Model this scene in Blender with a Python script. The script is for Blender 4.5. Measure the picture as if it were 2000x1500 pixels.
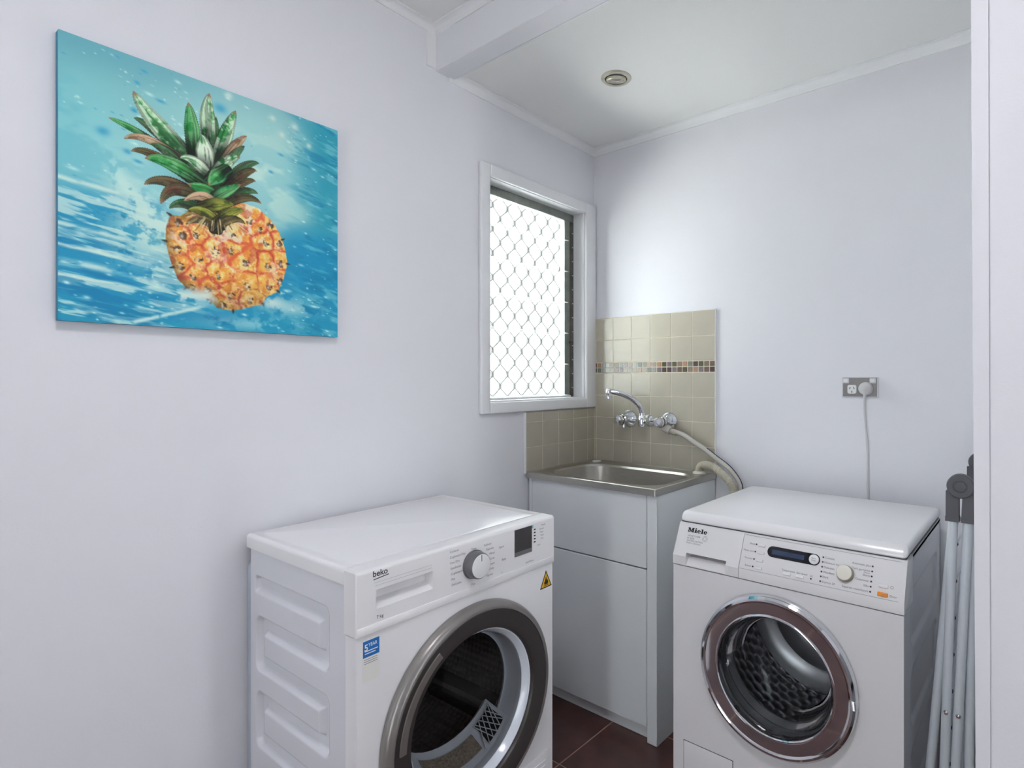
import bpy, bmesh, math
import numpy as np
from mathutils import Matrix, Vector

for _o in list(bpy.data.objects):
    bpy.data.objects.remove(_o, do_unlink=True)
SC = bpy.context.scene
COL = SC.collection
PI = math.pi
R = math.radians

# ---------------------------------------------------------------- camera
cam_d = bpy.data.cameras.new('camera')
cam = bpy.data.objects.new('camera', cam_d)
COL.objects.link(cam)
cam.location = (1.653, -2.061, 1.24)
cam.rotation_euler = (R(90), 0, R(37.711))
cam_d.sensor_width = 36.0
cam_d.lens = 20.0
cam_d.shift_x = -0.09
cam_d.shift_y = -0.005
cam_d.clip_start = 0.02
SC.camera = cam

# ---------------------------------------------------------------- world, light, exposure
world = bpy.data.worlds.new('overcast_sky')
SC.world = world
world.use_nodes = True
_bg = world.node_tree.nodes['Background']
_bg.inputs['Color'].default_value = (0.92, 0.98, 1.0, 1)
_bg.inputs['Strength'].default_value = 6.0
sun_d = bpy.data.lights.new('sun', 'SUN')          # stands behind the house, lights the ground outside the window
sun_d.energy = 85.0
sun_d.angle = R(0.5)
sun_d.color = (1.0, 0.99, 0.97)
sun = bpy.data.objects.new('sun', sun_d)
COL.objects.link(sun)
sun.rotation_euler = Vector((-0.20, -0.70, -0.68)).to_track_quat('-Z', 'Y').to_euler()

def portal(name, loc, rot, w, h):
    d = bpy.data.lights.new(name, 'AREA')
    d.shape = 'RECTANGLE'
    d.size = w
    d.size_y = h
    d.cycles.is_portal = True
    o = bpy.data.objects.new(name, d)
    COL.objects.link(o)
    o.location = loc
    o.rotation_euler = rot
    return o

SC.view_settings.view_transform = 'Standard'
SC.view_settings.look = 'None'
SC.view_settings.gamma = 1.0
SC.view_settings.use_curve_mapping = False
SC.view_settings.exposure = 0.40
SC.cycles.caustics_reflective = False
SC.cycles.caustics_refractive = False

# ---------------------------------------------------------------- frames: the left wall is 1.69 degrees out of square
ROT = R(1.687)
FW = Matrix.Identity(4)                                   # x along back wall, y out of the room, z up
FL = Matrix.Rotation(-(PI / 2 - ROT), 4, 'Z')             # (s, n, z): s along left wall from the corner, n into the room

# portals: louvre window in the left wall, two unseen slots added in rear and right walls for fill light
_p = FL @ Vector((0.365, -0.135, 1.57))
portal('portal_window', _p, (R(90), 0, -R(90) + ROT), 0.59, 0.85)
portal('portal_rear_slot', (1.45, -3.96, 1.07), (R(90), 0, PI), 0.36, 2.1)
portal('portal_side_slot', (2.86, -1.075, 1.10), (R(90), 0, R(90)), 0.15, 2.1)

# ---------------------------------------------------------------- colour and material helpers
def lin(c):
    c = np.asarray(c, float) / 255.0
    return np.where(c <= 0.04045, c / 12.92, ((c + 0.055) / 1.055) ** 2.4)

def L4(c):
    v = lin(c)
    return (float(v[0]), float(v[1]), float(v[2]), 1.0)

MATS = {}
def mat(name, rgb, rough=0.5, metal=0.0, spec=0.5, coat=0.0, var=0.04, vscale=6.0, bump=0.0, bscale=80.0, aniso=None, stretch=None):
    m = bpy.data.materials.new(name)
    m.use_nodes = True
    nt = m.node_tree
    b = nt.nodes['Principled BSDF']
    b.inputs['Roughness'].default_value = rough
    b.inputs['Metallic'].default_value = metal
    b.inputs['Specular IOR Level'].default_value = spec
    b.inputs['Coat Weight'].default_value = coat
    b.inputs['Coat Roughness'].default_value = 0.08
    tc = nt.nodes.new('ShaderNodeTexCoord')
    mp = nt.nodes.new('ShaderNodeMapping')
    if stretch:
        mp.inputs['Scale'].default_value = stretch
    nt.links.new(tc.outputs['Object'], mp.inputs['Vector'])
    n = nt.nodes.new('ShaderNodeTexNoise')
    n.inputs['Scale'].default_value = vscale
    n.inputs['Detail'].default_value = 3
    nt.links.new(mp.outputs['Vector'], n.inputs['Vector'])
    cr = nt.nodes.new('ShaderNodeValToRGB')
    base = np.array(L4(rgb))
    lo = base * (1 - var)
    hi = np.minimum(base * (1 + var), 1.0)
    lo[3] = hi[3] = 1
    cr.color_ramp.elements[0].position = 0.3
    cr.color_ramp.elements[1].position = 0.7
    cr.color_ramp.elements[0].color = tuple(lo)
    cr.color_ramp.elements[1].color = tuple(hi)
    nt.links.new(n.outputs['Fac'], cr.inputs['Fac'])
    nt.links.new(cr.outputs['Color'], b.inputs['Base Color'])
    if bump > 0:
        n2 = nt.nodes.new('ShaderNodeTexNoise')
        n2.inputs['Scale'].default_value = bscale
        n2.inputs['Detail'].default_value = 2
        nt.links.new(mp.outputs['Vector'], n2.inputs['Vector'])
        bp = nt.nodes.new('ShaderNodeBump')
        bp.inputs['Strength'].default_value = bump
        bp.inputs['Distance'].default_value = 0.002
        nt.links.new(n2.outputs['Fac'], bp.inputs['Height'])
        nt.links.new(bp.outputs['Normal'], b.inputs['Normal'])
    MATS[name] = m
    return m

def glass_mat(name, tint, gloss_rough=0.02, ior=1.45, haze=0.0, haze_col=(255, 255, 255)):
    """clear pane: what lies behind it, tinted, under a Fresnel reflection, plus a share of diffuse haze"""
    m = bpy.data.materials.new(name)
    m.use_nodes = True
    nt = m.node_tree
    nt.nodes.remove(nt.nodes['Principled BSDF'])
    out = nt.nodes['Material Output']
    tr = nt.nodes.new('ShaderNodeBsdfTransparent')
    tr.inputs['Color'].default_value = (tint[0], tint[1], tint[2], 1)
    body = tr.outputs[0]
    if haze > 0:
        tl = nt.nodes.new('ShaderNodeBsdfTranslucent')
        tl.inputs['Color'].default_value = L4(haze_col)
        nz = nt.nodes.new('ShaderNodeTexNoise')
        nz.inputs['Scale'].default_value = 60
        mr = nt.nodes.new('ShaderNodeMapRange')
        mr.inputs['To Min'].default_value = haze * 0.92
        mr.inputs['To Max'].default_value = haze * 1.08
        nt.links.new(nz.outputs['Fac'], mr.inputs['Value'])
        mx = nt.nodes.new('ShaderNodeMixShader')
        nt.links.new(mr.outputs[0], mx.inputs['Fac'])
        nt.links.new(tr.outputs[0], mx.inputs[1])
        nt.links.new(tl.outputs[0], mx.inputs[2])
        body = mx.outputs[0]
    gl = nt.nodes.new('ShaderNodeBsdfGlossy')
    gl.inputs['Roughness'].default_value = gloss_rough
    fr = nt.nodes.new('ShaderNodeFresnel')
    fr.inputs['IOR'].default_value = ior
    m2 = nt.nodes.new('ShaderNodeMixShader')
    nt.links.new(fr.outputs[0], m2.inputs['Fac'])
    nt.links.new(body, m2.inputs[1])
    nt.links.new(gl.outputs[0], m2.inputs[2])
    nt.links.new(m2.outputs[0], out.inputs['Surface'])
    MATS[name] = m
    return m

mat('wall_paint', (237, 237, 242), 0.6, spec=0.3, var=0.008, vscale=2.0, bump=0.12, bscale=160)
mat('ceiling_paint', (242, 242, 241), 0.7, spec=0.2, var=0.008, vscale=2.0, bump=0.08, bscale=120)
mat('trim_paint', (242, 243, 245), 0.35, var=0.01)
mat('tile_glaze', (188, 182, 165), 0.2, var=0.05, vscale=9, coat=0.3)
mat('tile_grout', (214, 206, 188), 0.85, var=0.06, vscale=40)
mat('floor_tile', (84, 55, 51), 0.32, var=0.32, vscale=9, bump=0.05, bscale=25)
mat('floor_grout', (172, 140, 124), 0.9, var=0.15, vscale=30)
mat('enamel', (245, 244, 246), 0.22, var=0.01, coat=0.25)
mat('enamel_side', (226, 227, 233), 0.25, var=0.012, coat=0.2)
mat('panel_plastic', (240, 239, 240), 0.3, var=0.01)
mat('warm_plastic', (240, 236, 224), 0.32, var=0.02)
mat('grey_lettering', (128, 128, 134), 0.6, var=0.02)
mat('seam_line', (196, 195, 198), 0.5, var=0.02)
mat('dark_lettering', (66, 67, 74), 0.6, var=0.02)
mat('black_lettering', (18, 18, 20), 0.5, var=0.02)
mat('ring_grey', (138, 134, 132), 0.32, metal=0.5, var=0.03)
mat('ring_dark', (56, 51, 50), 0.36, metal=0.1, var=0.04)
mat('ring_grip', (118, 112, 108), 0.3, metal=0.3, var=0.03)
mat('clear_plastic', (226, 232, 242), 0.15, var=0.03)
mat('drum_steel', (120, 120, 122), 0.22, metal=0.9, var=0.1, vscale=12)
mat('lint_mesh', (150, 138, 124), 0.7, var=0.35, vscale=180)
mat('gasket', (74, 76, 80), 0.45, var=0.05)
mat('dark_cavity', (30, 29, 30), 0.5, var=0.1)
mat('chrome', (226, 228, 232), 0.05, metal=1.0, var=0.01)
mat('steel', (194, 191, 184), 0.32, metal=1.0, var=0.06, vscale=30, stretch=(1, 10, 10), bump=0.05, bscale=200)
mat('cabinet_enamel', (236, 240, 242), 0.3, var=0.012)
mat('hose_grey', (196, 192, 184), 0.5, var=0.04)
mat('hose_beige', (190, 184, 166), 0.55, var=0.05)
mat('hose_stripe', (38, 48, 78), 0.5, var=0.03)
mat('outlet_steel', (150, 148, 146), 0.3, metal=0.85, var=0.03, stretch=(1, 1, 30))
mat('outlet_rim', (222, 222, 226), 0.25, var=0.02)
mat('white_plastic', (238, 238, 238), 0.3, var=0.01)
mat('cord_white', (206, 205, 206), 0.4, var=0.02)
mat('socket_slot', (60, 58, 56), 0.6, var=0.05)
mat('screen_dark', (52, 49, 51), 0.15, var=0.03)
mat('screen_strip', (108, 105, 106), 0.3, var=0.03)
mat('screen_teal', (120, 178, 178), 0.4, var=0.03)
mat('screen_navy', (24, 27, 36), 0.1, var=0.03)
mat('screen_blue', (44, 62, 92), 0.2, var=0.1, vscale=60)
mat('orange_plastic', (236, 140, 30), 0.3, var=0.03)
mat('knob_grey', (112, 112, 116), 0.35, metal=0.4, var=0.04)
mat('knob_face', (236, 236, 238), 0.25, var=0.01)
mat('knob_beige', (170, 160, 132), 0.35, var=0.02)
mat('sticker_white', (236, 235, 230), 0.4, var=0.02)
mat('sticker_blue', (32, 110, 186), 0.35, var=0.06, vscale=40)
mat('sticker_yellow', (226, 178, 30), 0.4, var=0.03)
mat('sticker_black', (44, 34, 20), 0.5, var=0.03)
mat('canvas_edge', (46, 128, 158), 0.6, var=0.12, vscale=25)
mat('louvre_metal', (132, 136, 130), 0.4, metal=0.5, var=0.15, vscale=30)
mat('louvre_dark', (88, 86, 76), 0.5, metal=0.4, var=0.3, vscale=25)
mat('grille_metal', (84, 87, 84), 0.5, var=0.05)
mat('downlight_satin', (200, 196, 178), 0.3, metal=0.6, var=0.05)
mat('downlight_dark', (36, 32, 22), 0.6, var=0.05)
mat('lamp_glass', (168, 164, 160), 0.12, metal=0.5, var=0.2, vscale=60)
mat('airer_white', (218, 224, 230), 0.3, var=0.02)
mat('airer_grey', (86, 87, 93), 0.5, var=0.05)
mat('airer_black', (30, 30, 34), 0.5, var=0.05)
mat('rear_grey', (176, 184, 198), 0.45, var=0.03)
glass_mat('louvre_glass', (0.97, 0.99, 0.98), 0.15, ior=1.2, haze=0.045)
glass_mat('door_glass', (0.88, 0.88, 0.88), 0.02, ior=1.3)
glass_mat('bowl_glass', (0.86, 0.88, 0.88), 0.02, ior=1.22)

# drum with rows of pressed dimples (bump on a real cylinder)
def drum_mat(name, rgb, scale, strength, kind):
    m = mat(name, rgb, 0.25, metal=0.85, var=0.08, vscale=14)
    nt = m.node_tree
    b = nt.nodes['Principled BSDF']
    tc = nt.nodes.new('ShaderNodeTexCoord')
    v = nt.nodes.new('ShaderNodeTexVoronoi')
    v.inputs['Scale'].default_value = scale
    v.inputs['Randomness'].default_value = 0.15
    nt.links.new(tc.outputs['Object'], v.inputs['Vector'])
    bp = nt.nodes.new('ShaderNodeBump')
    bp.inputs['Strength'].default_value = strength
    bp.inputs['Distance'].default_value = 0.01
    bp.invert = kind
    nt.links.new(v.outputs['Distance'], bp.inputs['Height'])
    nt.links.new(bp.outputs['Normal'], b.inputs['Normal'])
mat('drum_shell', (176, 176, 180), 0.3, metal=0.9, var=0.06, vscale=14)
drum_mat('drum_perforated', (132, 129, 128), 60, 0.8, False)
MATS['drum_perforated'].node_tree.nodes['Principled BSDF'].inputs['Metallic'].default_value = 0.35

# ---------------------------------------------------------------- mesh builder
ORG = {}
def V3(p):
    return Vector((float(p[0]), float(p[1]), float(p[2])))

class MB:
    def __init__(self, M=None):
        self.bm = bmesh.new()
        self.M = M or Matrix.Identity(4)

    def box(self, x0, x1, y0, y1, z0, z1, bev=0.0, seg=2):
        mt = self.M @ Matrix.Translation(((x0 + x1) / 2, (y0 + y1) / 2, (z0 + z1) / 2)) @ Matrix.Diagonal((abs(x1 - x0), abs(y1 - y0), abs(z1 - z0), 1))
        r = bmesh.ops.create_cube(self.bm, size=1.0, matrix=mt)
        if bev > 0:
            ed = list({e for v in r['verts'] for e in v.link_edges})
            bmesh.ops.bevel(self.bm, geom=ed, offset=bev, segments=seg, affect='EDGES', profile=0.5)
        return self

    def poly(self, pts):
        vs = [self.bm.verts.new(self.M @ V3(p)) for p in pts]
        self.bm.faces.new(vs)
        return self

    def loft(self, loops, closed=True, cap0=False, cap1=False):
        rows = [[self.bm.verts.new(self.M @ V3(p)) for p in lp] for lp in loops]
        n = len(rows[0])
        for a, b in zip(rows, rows[1:]):
            for i in range(n if closed else n - 1):
                j = (i + 1) % n
                self.bm.faces.new((a[i], a[j], b[j], b[i]))
        if cap0:
            self.bm.faces.new(rows[0][::-1])
        if cap1:
            self.bm.faces.new(rows[-1])
        return self

    def prism(self, prof, a0, a1, axis='x'):
        """prof: 2-D outline in the other two axes, in order"""
        def P(a, q):
            return {'x': (a, q[0], q[1]), 'y': (q[0], a, q[1]), 'z': (q[0], q[1], a)}[axis]
        return self.loft([[P(a0, q) for q in prof], [P(a1, q) for q in prof]], True, True, True)

    def lathe(self, prof, c, axis, segs=48, a0=0.0, a1=2 * PI, close=False):
        """prof: (radius, distance along axis)"""
        ax = V3(axis).normalized()
        u = ax.orthogonal().normalized() if abs(ax.z) > 0.9 else Vector((0, 0, 1)).cross(ax).normalized()
        w = ax.cross(u)
        c = V3(c)
        full = abs(a1 - a0 - 2 * PI) < 1e-6
        k = segs if full else segs + 1
        loops = []
        for r, h in prof:
            lp = []
            for i in range(k):
                t = a0 + (a1 - a0) * i / segs
                lp.append(c + ax * h + (u * math.cos(t) + w * math.sin(t)) * max(r, 1e-5))
            loops.append(lp)
        if close:
            loops.append(loops[0])
        self.loft(loops, closed=full)
        return self

    def tube(self, pts, r, segs=12, smooth=0, cap=True, rad=None):
        P = [V3(p) for p in pts]
        if smooth:
            P = catmull(P, smooth)
        n = len(P)
        prev = None
        loops = []
        for i in range(n):
            t = (P[min(i + 1, n - 1)] - P[max(i - 1, 0)]).normalized()
            if prev is None:
                u = t.orthogonal().normalized()
            else:
                u = (prev - t * prev.dot(t)).normalized()
            prev = u
            w = t.cross(u)
            rr = rad(i / (n - 1)) if rad else r
            loops.append([P[i] + (u * math.cos(2 * PI * k / segs) + w * math.sin(2 * PI * k / segs)) * rr for k in range(segs)])
        return self.loft(loops, True, cap, cap)

    def add_mesh(self, me, M):
        b2 = bmesh.new()
        b2.from_mesh(me)
        b2.transform(self.M @ M)
        tmp = bpy.data.meshes.new('tmp')
        b2.to_mesh(tmp)
        b2.free()
        self.bm.from_mesh(tmp)
        bpy.data.meshes.remove(tmp)
        return self

    def build(self, name, material, parent=None, frame=FW, origin=None, smooth=True, angle=35, normals=True):
        bm = self.bm
        if normals:
            bmesh.ops.remove_doubles(bm, verts=bm.verts, dist=1e-6)
            bmesh.ops.recalc_face_normals(bm, faces=bm.faces)
        if parent is not None:
            origin = ORG[parent.name]
        origin = V3(origin or (0, 0, 0))
        bm.transform(Matrix.Translation(-origin))
        me = bpy.data.meshes.new(name)
        bm.to_mesh(me)
        bm.free()
        me.materials.append(MATS[material])
        if smooth:
            me.polygons.foreach_set('use_smooth', [True] * len(me.polygons))
            me.set_sharp_from_angle(angle=R(angle))
        o = bpy.data.objects.new(name, me)
        COL.objects.link(o)
        if parent is not None:
            o.parent = parent
        else:
            o.matrix_world = frame @ Matrix.Translation(origin)
        ORG[o.name] = origin
        if name in LETTER:
            o['kind'] = 'stuff'
        return o

def catmull(P, k):
    out = []
    n = len(P)
    for i in range(n - 1):
        p0, p1, p2, p3 = P[max(i - 1, 0)], P[i], P[i + 1], P[min(i + 2, n - 1)]
        for j in range(k):
            t = j / k
            out.append(0.5 * ((2 * p1) + (p2 - p0) * t + (2 * p0 - 5 * p1 + 4 * p2 - p3) * t * t + (3 * p1 - p0 - 3 * p2 + p3) * t ** 3))
    out.append(P[-1])
    return out

def thing(name, label, cat, origin, frame=FW, group=None, kind=None):
    o = bpy.data.objects.new(name, None)
    COL.objects.link(o)
    o.empty_display_size = 0.05
    o.matrix_world = frame @ Matrix.Translation(V3(origin))
    ORG[o.name] = V3(origin)
    if kind:
        o['kind'] = kind
    if label:
        o['label'] = label
    if cat:
        o['category'] = cat
    if group:
        o['group'] = group
    return o

def tag(o, label, cat=None, group=None, kind=None):
    o['label'] = label
    if cat:
        o['category'] = cat
    if group:
        o['group'] = group
    if kind:
        o['kind'] = kind
    return o

def struct(o):
    o['kind'] = 'structure'
    return o

TXT = {}
def text_mesh(body, bold=0.0, align='LEFT'):
    key = (body, bold, align)
    if key not in TXT:
        c = bpy.data.curves.new('txt', 'FONT')
        c.body = body
        c.size = 1.0
        c.offset = bold
        c.align_x = align
        c.resolution_u = 3
        o = bpy.data.objects.new('txt', c)
        me = bpy.data.meshes.new_from_object(o)
        bpy.data.objects.remove(o)
        bpy.data.curves.remove(c)
        TXT[key] = me
    return TXT[key]

LETTER = ('brand_lettering', 'capacity_lettering', 'programme_lettering', 'model_lettering', 'sticker_lettering', 'sticker_small_print', 'key_lettering', 'indicator_dots', 'drawer_line')
def put_text(mb, body, x, y, size, z=0.0004, bold=0.0, align='LEFT', sx=1.0):
    mb.add_mesh(text_mesh(body, bold, align), Matrix.Translation((x, y, z)) @ Matrix.Diagonal((size * sx, size, 1, 1)))

def rrect(x0, x1, y0, y1, r, n=6):
    pts = []
    for cx, cy, a in ((x1 - r, y1 - r, 0), (x0 + r, y1 - r, 90), (x0 + r, y0 + r, 180), (x1 - r, y0 + r, 270)):
        for i in range(n + 1):
            t = R(a + 90 * i / n)
            pts.append((cx + r * math.cos(t), cy + r * math.sin(t)))
    return pts

def plate(mb, pts, z0, z1, bev=0.0):
    """flat plate from a 2-D outline, optional chamfer at the top"""
    loops = [[(x, y, z0) for x, y in pts]]
    if bev > 0:
        cx = sum(p[0] for p in pts) / len(pts)
        cy = sum(p[1] for p in pts) / len(pts)
        loops.append([(x, y, z1 - bev) for x, y in pts])
        loops.append([(x - math.copysign(min(bev, abs(x - cx)), x - cx), y - math.copysign(min(bev, abs(y - cy)), y - cy), z1) for x, y in pts])
    else:
        loops.append([(x, y, z1) for x, y in pts])
    mb.loft(loops, True, True, True)

def disc(cx, cy, r, n=28):
    return [(cx + r * math.cos(2 * PI * i / n), cy + r * math.sin(2 * PI * i / n)) for i in range(n)]

def holed_panel(mb, x0, x1, z0, z1, cx, cz, r, ya, yb, segs=96):
    """rectangular sheet in x/z with a round hole, between depths ya (front) and yb (back)"""
    ang = [2 * PI * i / segs for i in range(segs)]
    corners = [math.atan2(zz - cz, xx - cx) % (2 * PI) for xx in (x0, x1) for zz in (z0, z1)]
    for ca in corners:
        i = min(range(segs), key=lambda k: min(abs(ang[k] - ca), 2 * PI - abs(ang[k] - ca)))
        ang[i] = ca
    inner, outer = [], []
    for t in ang:
        c, s = math.cos(t), math.sin(t)
        k = 1e9
        if c > 1e-9: k = min(k, (x1 - cx) / c)
        if c < -1e-9: k = min(k, (x0 - cx) / c)
        if s > 1e-9: k = min(k, (z1 - cz) / s)
        if s < -1e-9: k = min(k, (z0 - cz) / s)
        inner.append((cx + r * c, cz + r * s))
        outer.append((cx + k * c, cz + k * s))
    D = lambda q, y: [(a, y, b) for a, b in q]
    mb.loft([D(inner, yb), D(inner, ya), D(outer, ya), D(outer, yb), D(inner, yb)])

# ================================================================ STRUCTURE
ZC = 2.422      # ceiling of the main room
ZA = 2.298      # lower ceiling of the alcove
# left wall with the window opening
WS0, WS1, WZ0, WZ1 = 0.072, 0.660, 1.150, 1.996
m = MB()
m.box(-0.2, WS0, -0.14, 0, -0.05, 2.5)
m.box(WS1, 4.0, -0.14, 0, -0.05, 2.5)
m.box(WS0, WS1, -0.14, 0, -0.05, WZ0)
m.box(WS0, WS1, -0.14, 0, WZ1, 2.5)
struct(m.build('wall_left', 'wall_paint', frame=FL))
struct(MB().box(-0.3, 2.95, 0, 0.12, -0.05, 2.5).build('wall_back', 'wall_paint'))
struct(MB().box(1.70, 1.78, -0.815, 0, -0.05, 2.5).build('wall_right_alcove', 'wall_paint'))
m = MB()
m.box(2.8, 2.92, -4.02, -1.15, -0.05, 2.5)
m.box(2.8, 2.92, -1.00, 0, -0.05, 2.5)
m.box(2.8, 2.92, -1.15, -1.00, 2.15, 2.5)  # slim slot added in this unseen wall to let in light from the right
struct(m.build('wall_right', 'wall_paint'))
m = MB()
m.box(-0.2, 1.27, -4.02, -3.9, -0.05, 2.5)
m.box(1.63, 2.92, -4.02, -3.9, -0.05, 2.5)
m.box(1.27, 1.63, -4.02, -3.9, 2.15, 2.5)  # slim slot added behind the viewer to brighten the fronts
struct(m.build('wall_rear', 'wall_paint'))
# partition to the right of the opening, its edge a hair out of plumb
m = MB()
m.prism([(1.5625, -0.05), (1.5495, 2.5), (2.85, 2.5), (2.85, -0.05)], -0.886, -0.815, 'y')
m.loft([[(1.5625, -0.815, -0.05), (1.5625, -0.89, -0.05), (1.582, -0.89, -0.05), (1.582, -0.815, -0.05)],
        [(1.5495, -0.815, 2.5), (1.5495, -0.89, 2.5), (1.576, -0.89, 2.5), (1.576, -0.815, 2.5)]], True, True, True)
m.prism([(1.5845, -0.05), (1.5785, 2.5), (2.85, 2.5), (2.85, -0.05)], -0.89, -0.885, 'y')
struct(m.build('wall_front', 'wall_paint', smooth=False))
struct(MB().box(-0.1, 1.62, -0.89, -0.817, 2.28, 2.5, 0.002, 1).build('wall_bulkhead', 'wall_paint'))
struct(MB().box(-0.3, 2.95, -4.02, -0.86, ZC, 2.52).build('ceiling', 'ceiling_paint'))
struct(MB().box(-0.3, 1.75, -0.83, 0.1, ZA, 2.36).build('ceiling_alcove', 'ceiling_paint'))

mat('concrete', (192, 193, 192), 0.9, var=0.08, vscale=3)
struct(MB().box(-14, 12, -14, 12, -0.45, -0.25).build('ground', 'concrete'))
# coved cornices
def cove(p, h):
    pts = [(0, 0), (0, -h), (0.004, -h), (0.005, -h + 0.004)]
    for i in range(7):
        t = i / 6 * PI / 2
        pts.append((p - 0.004 - (p - 0.010) * math.cos(t), -h + 0.006 + (h - 0.010) * math.sin(t)))
    pts += [(p - 0.002, -0.004), (p, -0.003), (p, 0)]
    return pts
CV = cove(0.027, 0.030)
struct(MB().prism([(0 + a, ZA + b) for a, b in CV], 0.0, 0.835, 'x').build('trim_1', 'trim_paint', frame=FL, angle=25))
struct(MB().prism([(-a, ZA + b) for a, b in CV], 0.0, 1.70, 'x').build('trim_2', 'trim_paint', angle=25))
CU = cove(0.025, 0.024)
struct(MB().prism([(a, ZC + b) for a, b in CU], 0.89, 3.9, 'x').build('trim_3', 'trim_paint', frame=FL, angle=25))
struct(MB().prism([(-0.89 - a, ZC + b) for a, b in CU], 0.02, 2.8, 'x').build('trim_4', 'trim_paint', angle=25))
struct(MB().prism([(-0.817, 2.28), (-0.817, ZA), (-0.795, ZA), (-0.800, 2.29), (-0.806, 2.284)], 0.02, 1.6, 'x').build('trim_5', 'trim_paint'))
struct(MB().box(0.885, 0.925, 0.0, 0.004, 2.284, 2.40).build('trim_6', 'trim_paint', frame=FL))

# floor: grout bed and separate brown tiles, 333 mm pitch
fl = struct(MB().box(-0.3, 2.95, -4.02, 0.1, -0.06, -0.0010).build('floor', 'floor_grout'))
P = 0.333
tile_me = None
for i in range(-1, 10):
    for j in range(0, 14):
        x0 = 0.418 + P * (i - 1)
        y1 = -0.367 + P * (1 - j) - 0.0
        if x0 + P > 2.85 or x0 < 0.05 or y1 - P < -3.92 or y1 > 0.0:
            continue
        if tile_me is None:
            mb = MB()
            mb.box(0.002, P - 0.002, -P + 0.002, -0.002, -0.008, 0.0, 0.0012, 1)
            t = mb.build('floor_tile', 'floor_tile')
            tile_me = t.data
        else:
            t = bpy.data.objects.new('floor_tile', tile_me)
            COL.objects.link(t)
        t.location = (x0, y1, 0)
        t.parent = fl

# ================================================================ WINDOW
win = thing('window_1', 'white framed louvre window with frosted blades and diamond security grille', None, ((WS0 + WS1) / 2, 0, WZ0), FL, kind='structure')
AO = dict(s0=0.006, s1=0.700, z0=1.110, z1=2.036)
for bx_ in ((AO['s0'], WS0 + 0.004, AO['z0'], AO['z1']), (WS1 - 0.004, AO['s1'], AO['z0'], AO['z1']),
            (WS0 + 0.004, WS1 - 0.004, WZ1 - 0.004, AO['z1']), (WS0 + 0.004, WS1 - 0.004, AO['z0'], WZ0 + 0.002)):
    MB().box(bx_[0], bx_[1], 0.0005, 0.018, bx_[2], bx_[3], 0.005, 3).build('architrave', 'trim_paint', win)
# lining boards of the reveal
for bx_ in ((WS0 - 0.0, WS0 + 0.006, WZ0, WZ1), (WS1 - 0.006, WS1, WZ0, WZ1), (WS0 + 0.006, WS1 - 0.006, WZ1 - 0.006, WZ1), (WS0 + 0.006, WS1 - 0.006, WZ0, WZ0 + 0.008)):
    MB().box(bx_[0], bx_[1], -0.138, 0.001, bx_[2], bx_[3], 0.001, 1).build('reveal_lining', 'trim_paint', win)
# head rail and louvre channels with clips
MB().box(WS0 + 0.006, WS1 - 0.006, -0.085, -0.058, 1.956, 1.990, 0.002, 1).build('head_rail', 'louvre_metal', win)
MB().box(WS0 + 0.006, WS1 - 0.006, -0.085, -0.058, WZ0 + 0.008, 1.166, 0.002, 1).build('sill_rail', 'trim_paint', win)
for sgn, e in ((1, WS0 + 0.006), (-1, WS1 - 0.006)):
    a, b = sorted((e, e + sgn * 0.022))
    ch = MB().box(a, b, -0.09, -0.058, 1.158, 1.957, 0.002, 1).build('louvre_channel', 'louvre_dark', win)
    a, b = sorted((e + sgn * 0.022, e + sgn * 0.034))
    MB().box(a, b, -0.082, -0.062, 1.16, 1.957, 0.002, 1).build('louvre_channel', 'louvre_metal', win)
    for k in range(6):
        zc = 1.235 + 0.14 * k
        a, b = sorted((e + sgn * 0.026, e + sgn * 0.060))
        MB().box(a, b, -0.066, -0.060, zc - 0.066, zc + 0.070, 0.002, 1).build('blade_clip', 'louvre_metal', win)
    for k in range(12):
        zz = 1.20 + 0.064 * k
        c = MB()
        c.lathe([(0, 0.004), (0.003, 0.003), (0.004, 0)], (e + sgn * 0.011, -0.058, zz), (0, 1, 0), 10)
        c.build('screw', 'chrome', win)
MB().tube([(0.106, -0.060, 1.405), (0.112, -0.040, 1.412), (0.128, -0.028, 1.416)], 0.005, 8).build('latch_handle', 'louvre_dark', win)
# six frosted blades, slightly shingled
for k in range(6):
    zb = 1.162 + 0.136 * k
    pane = MB()
    a = R(4.0)
    y0 = -0.080
    hh = 0.146 if k < 5 else 0.128
    pane.prism([(y0, zb), (y0 + 0.005, zb), (y0 + 0.005 + math.sin(a) * hh, zb + hh), (y0 + math.sin(a) * hh, zb + hh)], WS0 + 0.034, WS1 - 0.012, 'x')
    pane.build('louvre_pane', 'louvre_glass', win)
# diamond security grille of zigzag strips
gr = MB()
gs, gh = 0.083, 0.049
zz0 = 1.405 - 5 * gh
nrow = int((WZ1 - zz0) / gh) + 1
for j in range(-1, 16):
    for i in range(nrow):
        za, zb = zz0 + i * gh, zz0 + (i + 1) * gh
        ca = 0.288 + (j - 6) * gs / 2
        xa = ca + (gs / 4 - 0.001) * (1 if (i + j) % 2 else -1)
        xb = ca + (gs / 4 - 0.001) * (1 if (i + 1 + j) % 2 else -1)
        if not (WS0 < min(xa, xb) and max(xa, xb) < WS1):
            continue
        for (p, q, W_) in (((xa, za - 0.008), (xa, za + 0.008), 0.0056), ((xa, za + 0.008), (xb, zb - 0.008), 0.0041)):
            if q[1] > WZ1 - 0.01 or p[1] < WZ0 + 0.005:
                continue
            gr.loft([[(p[0] - W_, -0.132, p[1]), (p[0] + W_, -0.132, p[1]), (p[0] + W_, -0.122, p[1]), (p[0] - W_, -0.122, p[1])],
                     [(q[0] - W_, -0.132, q[1]), (q[0] + W_, -0.132, q[1]), (q[0] + W_, -0.122, q[1]), (q[0] - W_, -0.122, q[1])]], True, True, True)
g = gr.build('security_grille', 'grille_metal', win, smooth=False)
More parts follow.
